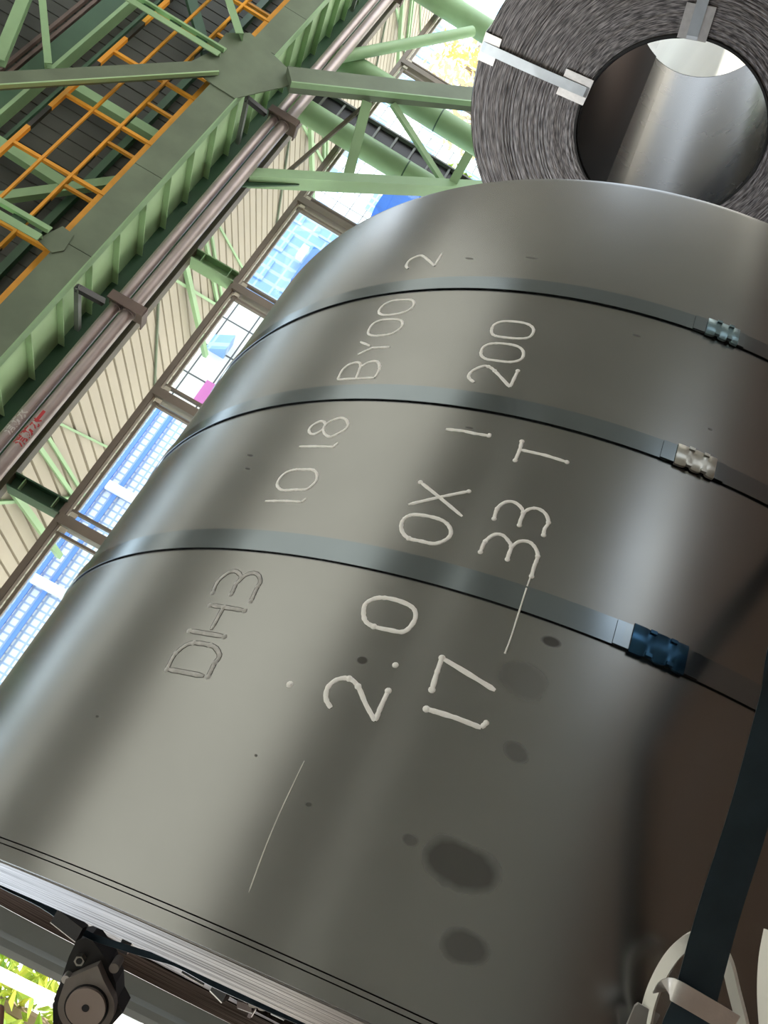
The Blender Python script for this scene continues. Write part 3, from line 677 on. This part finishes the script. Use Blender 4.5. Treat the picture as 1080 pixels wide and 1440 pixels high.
while rr_ > K1.ri + 0.01:
    pr += [(1.2 + rnd.uniform(-0.003, 0.002), rr_)]; rr_ -= 0.012
pr.append((1.2, K1.ri)); lathe('far_end_face', K1, pr, M['face'], c1, 160)

def arc_band(cy, t0, t1, ph0, ph1, r0, r1, n):      # rectangular band along the circumference
    vs, uv = [], []
    for i in range(n + 1):
        ph = ph0 + (ph1 - ph0) * i / n
        for (t, r) in ((t0, r0), (t1, r0), (t1, r1), (t0, r1)): vs.append(cy.pt(t, ph, r)); uv.append((t, ph * cy.R))
    fs = []
    for i in range(n):
        for k in range(4): fs.append((i*4 + k, i*4 + (k+1) % 4, i*4 + 4 + (k+1) % 4, i*4 + 4 + k))
    fs += [(0, 1, 2, 3), (n*4 + 3, n*4 + 2, n*4 + 1, n*4)]
    return vs, fs, uv
SEALS = [(0.3812, 0.4116, 13.2, 9.1, 8.0, 'sealblue', 'blued steel seal'), (0.6482, 0.6773, 13.3, 9.9, 9.0, 'sealgrey', None), (0.893, 0.9212, 13.4, 10.3, 9.6, 'sealteal', None)]
for (t0, t1, a0, a1, a2, mk, lb_) in SEALS:
    vs, fs, uv = arc_band(K1, t0, t1, math.radians(-178), math.radians(178), R + 0.0016, R + 0.0028, 240)
    sb = mesh_obj('strap', vs, fs, M['strap'], c1, uvs=uv); smooth_by_angle(sb)
    # crimped sleeve: wavy-edged curved plate folded over the strap
    n = 36; vs = []; tm = (t0 + t1) / 2; hw = (t1 - t0) / 2
    for i in range(n + 1):
        f = i / n; ph = math.radians(a0 + (a1 - a0) * f)
        cr = max(0, math.cos((f - 0.27) * 2 * PI * 2.2)) ** 4 if 0.1 < f < 0.9 else 0
        cr = sum(math.exp(-((f - c) / 0.07) ** 2) for c in (0.34, 0.72))
        wv = hw + 0.0022 - 0.0046 * cr; bul = 0.0066 + 0.0002 * math.sin(f * 9)
        for (dt, r) in ((-wv, 0.0018), (-wv - 0.0012 * cr, 0.0052 + 0.002 * cr), (-wv * 0.86, bul), (0, bul + 0.0004), (wv * 0.86, bul), (wv + 0.0012 * cr, 0.0052 + 0.002 * cr), (wv, 0.0018)):
            vs.append(K1.pt(tm + dt, ph, R + r))
    fs = [(i*7 + k, i*7 + k + 1, i*7 + k + 8, i*7 + k + 7) for i in range(n) for k in range(6)] + [(i*7, i*7 + 7, i*7 + 13, i*7 + 6) for i in range(n)] + [tuple(range(7)), tuple(range(n*7 + 6, n*7 - 1, -1))]
    so = mesh_obj('seal', vs, fs, M[mk], sb); smooth_by_angle(so, 50)
    if lb_: so['label'] = lb_
    vs, fs, uv = arc_band(K1, t0 + 0.0005, t1 - 0.0005, math.radians(a2), math.radians(a0 + 1.2), R + 0.0032, R + 0.0044, 10)
    mesh_obj('strap_tail', vs, fs, M['strap'], sb, uvs=uv)
    for c in (0.34, 0.72):
        for s in (-1, 1):
            ph = math.radians(a0 + (a1 - a0) * c); p = K1.pt(tm + s * (hw - 0.0015), ph, R + 0.0068)
            mbx = MB(); mbx.bar(p - K1.tan(ph) * 0.0035, p + K1.tan(ph) * 0.0035, 0.004, 0.0042, up=K1.nrm(ph)); mbx.build('crimp', M[mk], sb)

# ---- white paint-pen markings, one object for each character
def catmull(pts, closed, sub=6):
    n = len(pts); out = []
    rngs = range(n) if closed else range(n - 1)
    for i in rngs:
        g_ = (lambda j: pts[j % n]) if closed else (lambda j: pts[min(max(j, 0), n - 1)])
        p0, p1, p2, p3 = g_(i - 1), g_(i), g_(i + 1), g_(i + 2)
        for k in range(sub):
            t = k / sub
            out.append(tuple(0.5 * (2*b + (c - a)*t + (2*a - 5*b + 4*c - d)*t*t + (3*b - a - 3*c + d)*t**3) for a, b, c, d in zip(p0, p1, p2, p3)))
    if not closed: out.append(pts[-1])
    return out
def lift(t):
    for (t0, t1, *_r) in SEALS:
        if t0 - 0.001 < t < t1 + 0.001: return 0.003
    return 0.0
def stroke_geo(mb, px, closed, w_, h_, smooth=True, beads=()):
    q = [K1.hit(*p) for p in px]; q = [(t, a * R) for t, a in q]
    c = catmull(q, closed, 6 if smooth else 1) if len(q) > 2 and smooth else q
    if not smooth and len(q) > 1:
        c = []
        for a, b in zip(q[:-1], q[1:]): c += [tuple(x + (y - x) * k / 6 for x, y in zip(a, b)) for k in range(6)]
        c.append(q[-1])
    n = len(c); vs = []
    rr = random.Random(len(px) * 31 + int(px[0][0]))
    for i in range(n):
        if closed: a, b = c[i - 1], c[(i + 1) % n]
        else: a, b = c[max(i - 1, 0)], c[min(i + 1, n - 1)]
        dx, dy = b[0] - a[0], b[1] - a[1]; L = math.hypot(dx, dy) or 1; nx, ny = -dy / L, dx / L
        ww = w_ * rr.uniform(0.88, 1.12) / 2
        if not closed and i in (0, n - 1): ww *= 0.6
        lf = lift(c[i][0])
        for (k, hh) in ((-1, 0), (-0.75, 0.75), (0, 1), (0.75, 0.75), (1, 0)):
            t, s = c[i][0] + nx * ww * k, c[i][1] + ny * ww * k
            vs.append(K1.pt(t, s / R, R + 0.0001 + lf + h_ * hh))
    m_ = n if closed else n - 1
    fs = [(i*5 + k, i*5 + k + 1, ((i + 1) % n)*5 + k + 1, ((i + 1) % n)*5 + k) for i in range(m_) for k in range(4)]
    mb.add(vs, fs)
    for bi in beads: bead(mb, q[bi], w_ * 0.95, h_ * 1.6)
    return q
def bead(mb, c, r_, h_):
    vs = []; n = 10; lf = lift(c[0])
    for j, (f, hh) in enumerate(((1, 0), (0.8, 0.6), (0.4, 0.95))):
        for i in range(n):
            a = 2 * PI * i / n; vs.append(K1.pt(c[0] + r_ / 1.35 * f * math.cos(a), (c[1] + r_ / 1.35 * f * math.sin(a)) / R, R + 0.0001 + lf + h_ * hh))
    vs.append(K1.pt(c[0], c[1] / R, R + 0.0001 + lf + h_))
    fs = [(j*n + i, j*n + (i+1) % n, (j+1)*n + (i+1) % n, (j+1)*n + i) for j in range(2) for i in range(n)] + [(2*n + i, 2*n + (i+1) % n, 3*n) for i in range(n)]
    mb.add(vs, fs)
def glyph(name, crop, strokes, w_, mk='paint'):
    ox, oy, s = crop; mb = MB()
    for (pts, closed, smooth, beads) in strokes:
        px = [(ox + x / s, oy + y / s) for x, y in pts]
        if len(px) == 1:
            t, a = K1.hit(*px[0]); bead(mb, (t, a * R), w_ * 0.9, 0.0012)
        else: stroke_geo(mb, px, closed, w_, 0.0007, smooth, beads)
    o = mb.build(name, M[mk], c1); smooth_by_angle(o, 60)
    if mk == 'greypaint':
        mb = MB()
        for (pts, closed, smooth, beads) in strokes: stroke_geo(mb, [(ox + x / s, oy + y / s) for x, y in pts], closed, w_ * 1.3, 0.0002, smooth)
        mb.build('paint_outline', M['outline'], o)
    return o
CA = (200, 760, 4.154); CB = (350, 540, 5.143); CC = (460, 320, 3.375); CD = (520, 560, 3.375); CE = (420, 800, 3.176)
S, O, N = True, True, False
gl = 'painted_letter'; gd = 'painted_digit'
glyph(gl, CA, [([(145,752),(360,793)], N, N, (0,)), ([(145,750),(175,690),(195,660),(250,615),(300,598),(395,612),(430,630),(450,665),(445,690),(425,715),(400,765),(385,795)], N, S, (2,4,5,9,11))], 0.0050, 'greypaint')
glyph(gl, CA, [([(275,528),(480,562)], N, N, (0,1)), ([(397,378),(598,410)], N, N, (0,1)), ([(475,390),(403,522)], N, N, (0,))], 0.0050, 'greypaint')
glyph(gd, CA, [([(412,305),(430,260),(450,230),(500,190),(545,180),(575,205),(572,230),(550,252),(535,285),(520,315)], N, S, (0,7,9)), ([(550,252),(600,205),(650,190),(680,205),(690,240),(675,270),(655,310),(635,355)], N, S, (5,7))], 0.0046, 'greypaint')
glyph('paint_spot', CA, [([(862,840)], N, N, ())], 0.0058)
glyph(gd, CB, [([(120,847),(250,845),(380,853)], N, N, ()), ([(380,853),(415,828)], N, N, ())], 0.0036)
glyph(gd, CB, [([(205,720),(225,680),(270,640),(330,620),(400,618),(460,620),(490,645),(490,690),(460,730),(410,762),(330,765),(245,768),(210,745)], O, S, ())], 0.0040)
glyph(gd, CB, [([(365,452),(480,450),(610,455),(645,425)], N, N, ())], 0.0040)
glyph(gd, CB, [([(435,330),(460,300),(510,272),(545,275),(550,300),(525,335),(480,360),(445,358)], O, S, ()), ([(555,295),(600,265),(660,245),(700,255),(718,290),(700,325),(650,355),(590,382),(550,362),(538,330)], O, S, ())], 0.0040)
glyph(gl, CC, [([(50,722),(135,717),(225,713)], N, N, ()), ([(50,722),(70,680),(105,650),(150,640),(160,660)], N, S, ()), ([(160,655),(137,716)], N, N, ()), ([(160,660),(195,640),(235,635),(250,660),(240,690),(225,713)], N, S, (3,))], 0.0042)
glyph(gl, CC, [([(145,603),(215,571),(298,567)], N, N, ()), ([(158,543),(205,562)], N, N, ())], 0.0042)
glyph(gd, CC, [([(195,495),(215,460),(255,440),(310,435),(350,440),(358,460),(340,485),(300,505),(240,513),(205,510)], O, S, ())], 0.0042)
glyph(gd, CC, [([(245,400),(265,370),(310,348),(370,342),(405,345),(412,365),(390,390),(340,408),(270,415)], O, S, ())], 0.0042)
glyph(gd, CC, [([(385,195),(375,180),(395,152),(440,133),(465,142),(510,182)], N, S, ()), ([(510,182),(545,123)], N, N, ())], 0.0046)
glyph(gd, CC, [([(698,735),(672,710),(690,680),(740,658),(765,660),(795,680),(868,758)], N, S, (4,5)), ([(868,758),(905,680)], N, N, (1,))], 0.0046)
glyph(gd, CC, [([(730,600),(745,565),(790,550),(870,555),(915,570),(932,595),(920,625),(870,638),(790,630),(750,622)], O, S, ())], 0.0044)
glyph(gd, CC, [([(780,490),(795,460),(840,445),(920,450),(965,465),(980,490),(960,520),(910,527),(830,520),(790,510)], O, S, ())], 0.0044)
glyph(gd, CD, [([(362,147),(440,155),(500,168),(565,178)], N, N, ()), ([(565,178),(571,168)], N, N, (0,))], 0.0046)
glyph(gl, CD, [([(722,205),(712,245),(690,295)], N, N, (0,2)), ([(715,245),(830,270),(935,303)], N, N, (2,))], 0.0046)
glyph(gl, CD, [([(240,398),(330,470),(440,562)], N, N, (0,)), ([(182,505),(330,470),(470,442)], N, N, (2,))], 0.0044)
glyph(gd, CD, [([(150,600),(165,570),(210,553),(300,565),(360,590),(385,630),(370,665),(310,690),(240,678),(185,665),(155,635)], O, S, (9,))], 0.0048)
glyph(gd, CD, [([(590,572),(605,525),(640,495),(680,492),(715,515),(728,545),(715,580),(710,603)], N, S, (0,1,5,7)), ([(728,545),(760,525),(800,525),(835,550),(848,590),(830,620),(825,650)], N, S, (4,6))], 0.0044)
glyph(gd, CD, [([(525,730),(548,680),(590,648),(630,650),(660,680),(672,705),(660,740),(653,765)], N, S, (0,1,5,7)), ([(672,705),(710,680),(755,682),(785,710),(797,750),(780,800),(768,845)], N, S, (4,6))], 0.0044)
glyph('paint_drip', CE, [([(1038,30),(1020,80),(985,190),(950,300),(922,375)], N, S, (4,))], 0.0018)
glyph(gd, CE, [([(290,200),(300,155),(350,130),(420,135),(490,160),(520,190),(515,235),(470,280),(400,272),(335,257),(300,235)], O, S, (9,))], 0.0052)
glyph(gd, CE, [([(145,622),(122,580),(130,530),(170,495),(225,490),(265,525),(300,605),(342,680)], N, S, (4,5)), ([(342,680),(365,620),(400,545)], N, N, (2,))], 0.0052)
glyph('painted_point', CE, [([(432,430)], N, N, ())], 0.0052)
glyph(gd, CE, [([(595,540),(615,470),(640,398)], N, N, (0,2)), ([(640,398),(760,470),(878,543)], N, N, ())], 0.0054)
glyph(gd, CE, [([(570,626),(620,640),(700,665),(815,710)], N, N, (0,)), ([(815,710),(845,680)], N, N, ())], 0.0054)
# fine light scratch
mb = MB(); stroke_geo(mb, [(428, 1070), (395, 1140), (372, 1195), (350, 1255)], False, 0.0012, 0.0002); mb.build('scratch', M['sealgrey'], c1)

# ---- lengthwise strap standing off the lower side, with its edge protector
def ribbon(path, wdirs, nrms, w_, th):
    vs = []
    for p, wd, nn in zip(path, wdirs, nrms):
        for a, b in ((-1, 0), (1, 0), (1, 1), (-1, 1)): vs.append(p + wd * (a * w_ / 2) + nn * (b * th))
    n = len(path); fs = []
    for i in range(n - 1):
        for k in range(4): fs.append((i*4 + k, i*4 + (k+1) % 4, i*4 + 4 + (k+1) % 4, i*4 + 4 + k))
    fs += [(3, 2, 1, 0), (n*4 - 4, n*4 - 3, n*4 - 2, n*4 - 1)]
    return vs, fs
def ribbon_obj(name, path, normal_fn, w_, th, m, parent):
    n = len(path); wd, nr = [], []
    for i in range(n):
        d = (path[min(i + 1, n - 1)] - path[max(i - 1, 0)]).normalized(); nn = normal_fn(i, path[i]); a = d.cross(nn).normalized(); wd.append(a); nr.append(a.cross(d).normalized())
    vs, fs = ribbon(path, wd, nr, w_, th)
    return smooth_by_angle(mesh_obj(name, vs, fs, m, parent), 50)
def smooth_path(ctrl, sub=8): return [Vector(p) for p in catmull([tuple(c) for c in ctrl], False, sub)]
lw = thing('lengthwise_strap', K1.pt(0.3, 0.02, R), 'dark blued steel strap running lengthwise at the lower right', 'strap')
ctrl = [K1.pt(-0.09, math.radians(3), R - 0.12), K1.pt(-0.075, math.radians(3), R - 0.02), atd(948, 1505, 0.635), atd(975, 1412, 0.645), atd(1010, 1284, 0.66), atd(1053, 1147, 0.675), atd(1092, 1000, 0.70), atd(1128, 860, 0.75), K1.pt(0.8, math.radians(-4), R + 0.035), K1.pt(1.1, math.radians(-4), R + 0.012)]
path = smooth_path(ctrl, 8)
ribbon_obj('band', path, lambda i, p: K1.nrm(math.radians(14)), 0.0325, 0.0011, M['strapblue'], lw)
# white corner ring behind the strap and bright clip over it
rp = smooth_path([atd(905, 1470, 0.672), atd(915, 1412, 0.672), atd(930, 1372, 0.674), atd(950, 1340, 0.676), atd(975, 1318, 0.682), atd(1000, 1312, 0.684), atd(1022, 1345, 0.676), atd(1034, 1390, 0.67), atd(1047, 1445, 0.665), atd(1050, 1500, 0.66)], 6)
pp = thing('edge_protector', K1.pt(0.02, 0.05, R), 'bright metal edge protector with white ring at the lower right corner', 'protector')
ribbon_obj('white_ring', rp, lambda i, p: (RIGHT * -0.75 + DOWN * 0.2 - FWD * 0.6).normalized(), 0.010, 0.004, M['whiteplastic'], pp)
cp = smooth_path([atd(932, 1392, 0.655), atd(938, 1387, 0.640), atd(952, 1394, 0.632), atd(985, 1413, 0.632), atd(1032, 1441, 0.635)], 6)
ribbon_obj('clip', cp, lambda i, p: -FWD, 0.0165, 0.0012, M['bright'], pp)
pts = [(898, 1411), (928, 1428), (905, 1480), (872, 1465), (893, 1415)]
MB().plate([atd(u, v, 0.668) for u, v in pts], FWD, 0.002).build('plate', M['bright'], pp)
rp2 = smooth_path([atd(1086, 1310, 0.655), atd(1079, 1350, 0.65), atd(1077, 1400, 0.645), atd(1081, 1460, 0.64)], 5)
ribbon_obj('white_tab', rp2, lambda i, p: (RIGHT * -0.75 - FWD * 0.6).normalized(), 0.010, 0.004, M['whiteplastic'], pp)

# ---- strap across the near end with clips, edge on
es = thing('end_strap', atd(180, 1340, 0.95), 'black strap with clips across the near end of the large coil', 'strap')
ep = smooth_path([atd(-60, 1205, 1.04), atd(0, 1243, 1.02), atd(60, 1273, 1.0), atd(118, 1312, 0.97), atd(170, 1331, 0.95), atd(215, 1345, 0.93), atd(250, 1356, 0.92), atd(300, 1383, 0.90), atd(360, 1410, 0.88), atd(430, 1440, 0.87), atd(500, 1475, 0.86)], 5)
ribbon_obj('band', ep, lambda i, p: (RIGHT * 0.25 - DOWN * 0.6 - FWD * 0.7).normalized(), 0.007, 0.0012, M['strapblue'], es)
def clipbox(c, d, L, w_, mk='black'):
    (u, v) = c; a = math.radians(d); du, dv = math.cos(a), math.sin(a)
    p = atd(u - du * L / 2, v - dv * L / 2, 0.965); q = atd(u + du * L / 2, v + dv * L / 2, 0.955)
    o = MB(); o.bar(p, q, w_, 0.012, up=FWD); o.build('clip', M[mk], es)
    o = MB(); off = (RIGHT * -dv + DOWN * du) * (w_ / 2 + 0.0006)
    o.bar(p + off - FWD * 0.004, q + off - FWD * 0.004, 0.0014, 0.003, up=FWD); o.build('clip_rim', M['bright'], es)
clipbox((98, 1299), 38, 44, 0.017); clipbox((178, 1326), -65, 17, 0.012)
clipbox((312, 1392), 45, 24, 0.014); clipbox((395, 1419), 25, 20, 0.012); clipbox((275, 1370), 30, 34, 0.006); 
clipbox((348, 1412), 20, 22, 0.008, 'bracket'); clipbox((355, 1419), -60, 12, 0.004, 'bracket')
for (u, v, du, dv) in ((350, 1407, 8, 4), (358, 1413, 9, 5), (370, 1418, 8, 4)):
    o = MB(); o.plate([atd(u + du * math.cos(a) , v + dv * math.sin(a) , 0.94) for a in [2 * PI * i / 12 for i in range(12)]], FWD, 0.003); o.build('chain_link', M['bright'], es)

# ------------------------------------------------------------------ strapping tool hanging at the near end
tl_ = thing('strapping_tool', atd(120, 1400, 1.0), 'dark strapping tool with a round grey drum at the lower left', 'tool')
D0 = 0.96
def disc(name, u, v, rpx, d, th, mk, n=40, bev=0.0):
    c = atd(u, v, d); r_ = rpx / F * d; mb = MB()
    mb.prism([(r_ * math.cos(2*PI*i/n), r_ * math.sin(2*PI*i/n)) for i in range(n)], c, c + FWD * th, up=DOWN)
    return smooth_by_angle(mb.build(name, M[mk], tl_))
MB().plate([atd(u, v, D0 + 0.012) for u, v in ((108, 1322), (127, 1318), (153, 1355), (163, 1383), (164, 1407), (173, 1424), (158, 1441), (120, 1462), (84, 1450), (76, 1405), (88, 1372), (97, 1345))], FWD, 0.03).build('side_plate', M['black'], tl_)
hs = [(121 + 40 * math.cos(math.radians(a)), 1417 + 40 * math.sin(math.radians(a))) for a in range(-20, 211, 11)]
hs += [(92, 1378), (118, 1366), (137, 1358), (146, 1380)]
MB().plate([atd(u, v, D0) for u, v in hs], FWD, 0.012).build('housing', M['toolgrey'], tl_)
disc('drum_rim', 121, 1417, 31, D0 - 0.003, 0.004, 'black')
disc('drum', 120, 1418, 28, D0 - 0.007, 0.008, 'tooldisc')
disc('drum_hole', 120, 1418, 5.2, D0 - 0.0076, 0.002, 'black', 20)
disc('hex_nut', 111, 1352, 7.5, D0 + 0.004, 0.008, 'sealgrey', 6)
disc('nut_bore', 111, 1352, 4.4, D0 + 0.0032, 0.002, 'black', 16)
disc('lug', 160, 1362, 7, D0 + 0.008, 0.02, 'toolgrey', 20)
disc('knob', 92, 1378, 6, D0 + 0.002, 0.02, 'bright', 20)
MB().plate([atd(u, v, D0 + 0.02) for u, v in ((74, 1412), (80, 1412), (82, 1460), (75, 1460))], FWD, 0.02).build('handle', M['black'], tl_)

# ------------------------------------------------------------------ the smaller coil behind
c2 = thing('steel_coil', (K2.P.x + 0.6, K2.P.y, 0.36), 'smaller coil in the background showing its dark end face and bore', 'steel coil')
R2 = K2.R
lathe('outer_wrap', K2, [(0.0, R2 - 0.004), (0.004, R2), (0.6, R2), (1.19, R2), (K2.L, R2 - 0.003)], M['steel'], c2, 256)
rnd = random.Random(11); pr = [(0.0, R2 - 0.004)]; rr_ = R2 - 0.007
while rr_ > K2.ri + 0.012:
    pr.append((rnd.uniform(-0.0012, 0.0008), rr_)); rr_ -= rnd.uniform(0.003, 0.006)
pr += [(0.0, K2.ri + 0.01)]
lathe('end_face', K2, pr, M['face'], c2, 256, 20)
lathe('inner_lip', K2, [(0.0, K2.ri + 0.01), (-0.006, K2.ri + 0.008), (-0.006, K2.ri + 0.001), (0.004, K2.ri)], M['gap'], c2, 160)
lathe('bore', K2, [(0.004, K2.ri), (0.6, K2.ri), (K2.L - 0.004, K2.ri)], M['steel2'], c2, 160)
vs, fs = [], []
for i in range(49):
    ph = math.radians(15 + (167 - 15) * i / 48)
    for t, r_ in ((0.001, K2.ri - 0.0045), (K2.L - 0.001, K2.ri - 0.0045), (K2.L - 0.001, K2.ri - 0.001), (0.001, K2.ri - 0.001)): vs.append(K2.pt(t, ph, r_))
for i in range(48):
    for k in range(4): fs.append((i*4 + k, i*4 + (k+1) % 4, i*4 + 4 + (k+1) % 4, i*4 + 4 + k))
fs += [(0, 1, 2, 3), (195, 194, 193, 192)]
smooth_by_angle(mesh_obj('shaded_inner_lap', vs, fs, M['boreshade'], c2))  # lap band whose colour carries the darkness of the bore's upper half
lathe('far_end_face', K2, [(K2.L, R2 - 0.003), (K2.L + 0.001, 0.5), (K2.L, K2.ri)], M['face'], c2, 96)
def radial_strap(po, pi, label, outer_known=True):
    (ro, ao), (ri_, ai) = K2.face(*po), K2.face(*pi)
    s = thing('radial_strap', K2.pt(-0.01, (ao + ai) / 2, 0.5), label, 'strap')
    ctr = K2.P; fo, fi = K2.pt(0, ao, R2), K2.pt(0, ai, K2.ri)
    d = (fi - fo).normalized(); wd = K2.ax.cross(d).normalized()
    path = [K2.pt(0.5, ao, R2 + 0.003), K2.pt(0.0, ao, R2 + 0.003) - K2.ax * 0.002, fo + d * -0.002 - K2.ax * 0.006, fo + d * 0.01 - K2.ax * 0.0085] + [fo.lerp(fi, k / 8) - K2.ax * (0.008 + 0.004 * math.sin(PI * k / 8)) for k in range(1, 8)] + [fi - d * 0.008 - K2.ax * 0.0085, fi + d * 0.003 - K2.ax * 0.006, K2.pt(0.01, ai, K2.ri - 0.0035), K2.pt(K2.L, ai, K2.ri - 0.0035)]
    vs, fs = [], []
    n = len(path); nr = []
    for i in range(n):
        t_ = (path[min(i + 1, n - 1)] - path[max(i - 1, 0)]).normalized(); nr.append(t_.cross(wd).normalized())
    vs, fs = ribbon(path, [wd] * n, nr, 0.034, 0.001)
    mesh_obj('band', vs, fs, M['strap2'], s)
    def plate(c, inward, wid, ln, back):            # bent sheet under the strap at a corner
        a = c + inward * ln - K2.ax * 0.005; b = c - inward * 0.003 - K2.ax * 0.005; e = c - inward * 0.003 + K2.ax * back
        v, f = ribbon([a, b, e], [wd] * 3, [-K2.ax, (-K2.ax - inward).normalized(), -inward], wid, 0.0015)
        mesh_obj('corner_plate', v, f, M['bright'], s)
    plate(fo, d, 0.092, 0.055, 0.06)
    plate(fi, -d, 0.088, 0.095, 0.06)
    return s
radial_strap((683, 66), (816, 124), 'steel strap with corner plates across the left of the background coil')
r0, a0 = K2.face(972, 57)
radial_strap((1012, -70), (972, 57), 'steel strap with corner plates across the top of the background coil')

# ------------------------------------------------------------------ timber wedges the coils rest on
def wedge(cy, ts, side, label):
    yc = 0.36; zc = -math.sqrt(cy.R ** 2 - yc ** 2); sl = yc / -zc
    z0 = -cy.P.z
    prof = [(yc - 0.16, z0), (yc + 0.2, z0), (yc + 0.2, zc + 0.2 * sl - 0.001), (yc, zc - 0.001), (yc - 0.16, max(z0 + 0.01, zc - 0.16 * sl - 0.001))]
    vs = [cy.P + cy.ax * t + cy.n1 * (side * y) + Vector((0, 0, z)) for t in ts for y, z in prof]
    n = 5
    o = mesh_obj('timber_wedge', vs, [(i, (i+1) % n, n + (i+1) % n, n + i) for i in range(n)] + [tuple(range(n)), tuple(range(n, 2*n))], M['timber'])
    tag(o, label, 'wedge')
wedge(K1, (0.1, 1.1), 1, 'long timber wedge under the near side of the large coil')
wedge(K1, (0.1, 1.1), -1, 'long timber wedge under the window side of the large coil')
wedge(K2, (0.1, 1.1), 1, 'long timber wedge under the near side of the background coil')
wedge(K2, (0.1, 1.1), -1, 'long timber wedge under the window side of the background coil')

# ------------------------------------------------------------------ a fingertip at the lower left edge
def hand():
    r, dn = RIGHT, DOWN
    o0 = atd(-2, 1409, 0.93)
    P = lambda a, b, c=0.0: o0 + r * a + dn * b - FWD * c
    J = {'wrist': (P(-0.035, 0.19), 0.026), 'palm': (P(-0.03, 0.13), 0.03)}
    chains = [[(P(0.002, 0.085, 0.01), .0105), (P(0.0, 0.045, 0.012), .0092), (P(0, 0.018, 0.006), .0085), (P(0, 0.002), .0070)],
              [(P(-0.022, 0.083, 0.01), .0105), (P(-0.024, 0.045, 0.02), .0092), (P(-0.024, 0.025, 0.04), .0085), (P(-0.022, 0.04, 0.055), .0075)],
              [(P(-0.044, 0.086, 0.008), .010), (P(-0.047, 0.052, 0.018), .009), (P(-0.047, 0.035, 0.037), .008), (P(-0.044, 0.048, 0.05), .007)],
              [(P(-0.064, 0.093, 0.005), .009), (P(-0.069, 0.065, 0.013), .008), (P(-0.069, 0.05, 0.028), .0072), (P(-0.066, 0.06, 0.04), .0065)],
              [(P(0.004, 0.13, 0.012), .013), (P(0.022, 0.10, 0.03), .0105), (P(0.024, 0.078, 0.05), .0092), (P(0.02, 0.062, 0.06), .0075)]]
    vs = [J['wrist'][0], J['palm'][0], P(-0.05, 0.30), P(-0.07, 0.42)]; rd = [J['wrist'][1], J['palm'][1], 0.035, 0.042]; ed = [(0, 1), (0, 2), (2, 3)]
    for ch in chains:
        k = 1
        for p, q in ch: vs.append(p); rd.append(q); ed.append((k, len(vs) - 1)); k = len(vs) - 1
    me = bpy.data.meshes.new('person'); me.from_pydata([tuple(v) for v in vs], ed, [])
    ob = bpy.data.objects.new('person', me); C.objects.link(ob)
    sk_ = ob.modifiers.new('skin', 'SKIN'); me.skin_vertices.new() if not me.skin_vertices else None
    for i, q in enumerate(rd): me.skin_vertices[0].data[i].radius = (q, q)
    me.skin_vertices[0].data[0].use_root = True
    sk_.use_smooth_shade = True
    ob.modifiers.new('sub', 'SUBSURF').levels = 2; ob.modifiers['sub'].render_levels = 2
    me.materials.append(M['skin'])
    tag(ob, 'fingertip of a bare hand at the lower left edge', 'person')
    sl, n = MB(), 20
    a, b = P(-0.045, 0.27), P(-0.10, 0.60); d = (b - a).normalized(); e1 = d.cross(FWD).normalized(); e2 = d.cross(e1)
    rings = [(0.0, 0.046), (0.02, 0.050), (0.12, 0.053), (0.22, 0.060), (0.34, 0.064)]
    vv = [a + d * t + (e1 * math.cos(2*PI*i/n) + e2 * math.sin(2*PI*i/n)) * q * (1 + 0.03 * math.sin(5 * i + 9 * t)) for t, q in rings for i in range(n)]
    ff = [(j*n + i, j*n + (i+1) % n, (j+1)*n + (i+1) % n, (j+1)*n + i) for j in range(len(rings) - 1) for i in range(n)] + [tuple(range((len(rings) - 1) * n, len(rings) * n))]
    sl.add(vv, ff); sl.build('sleeve', M['sleeve'], ob, smooth=True)
hand()
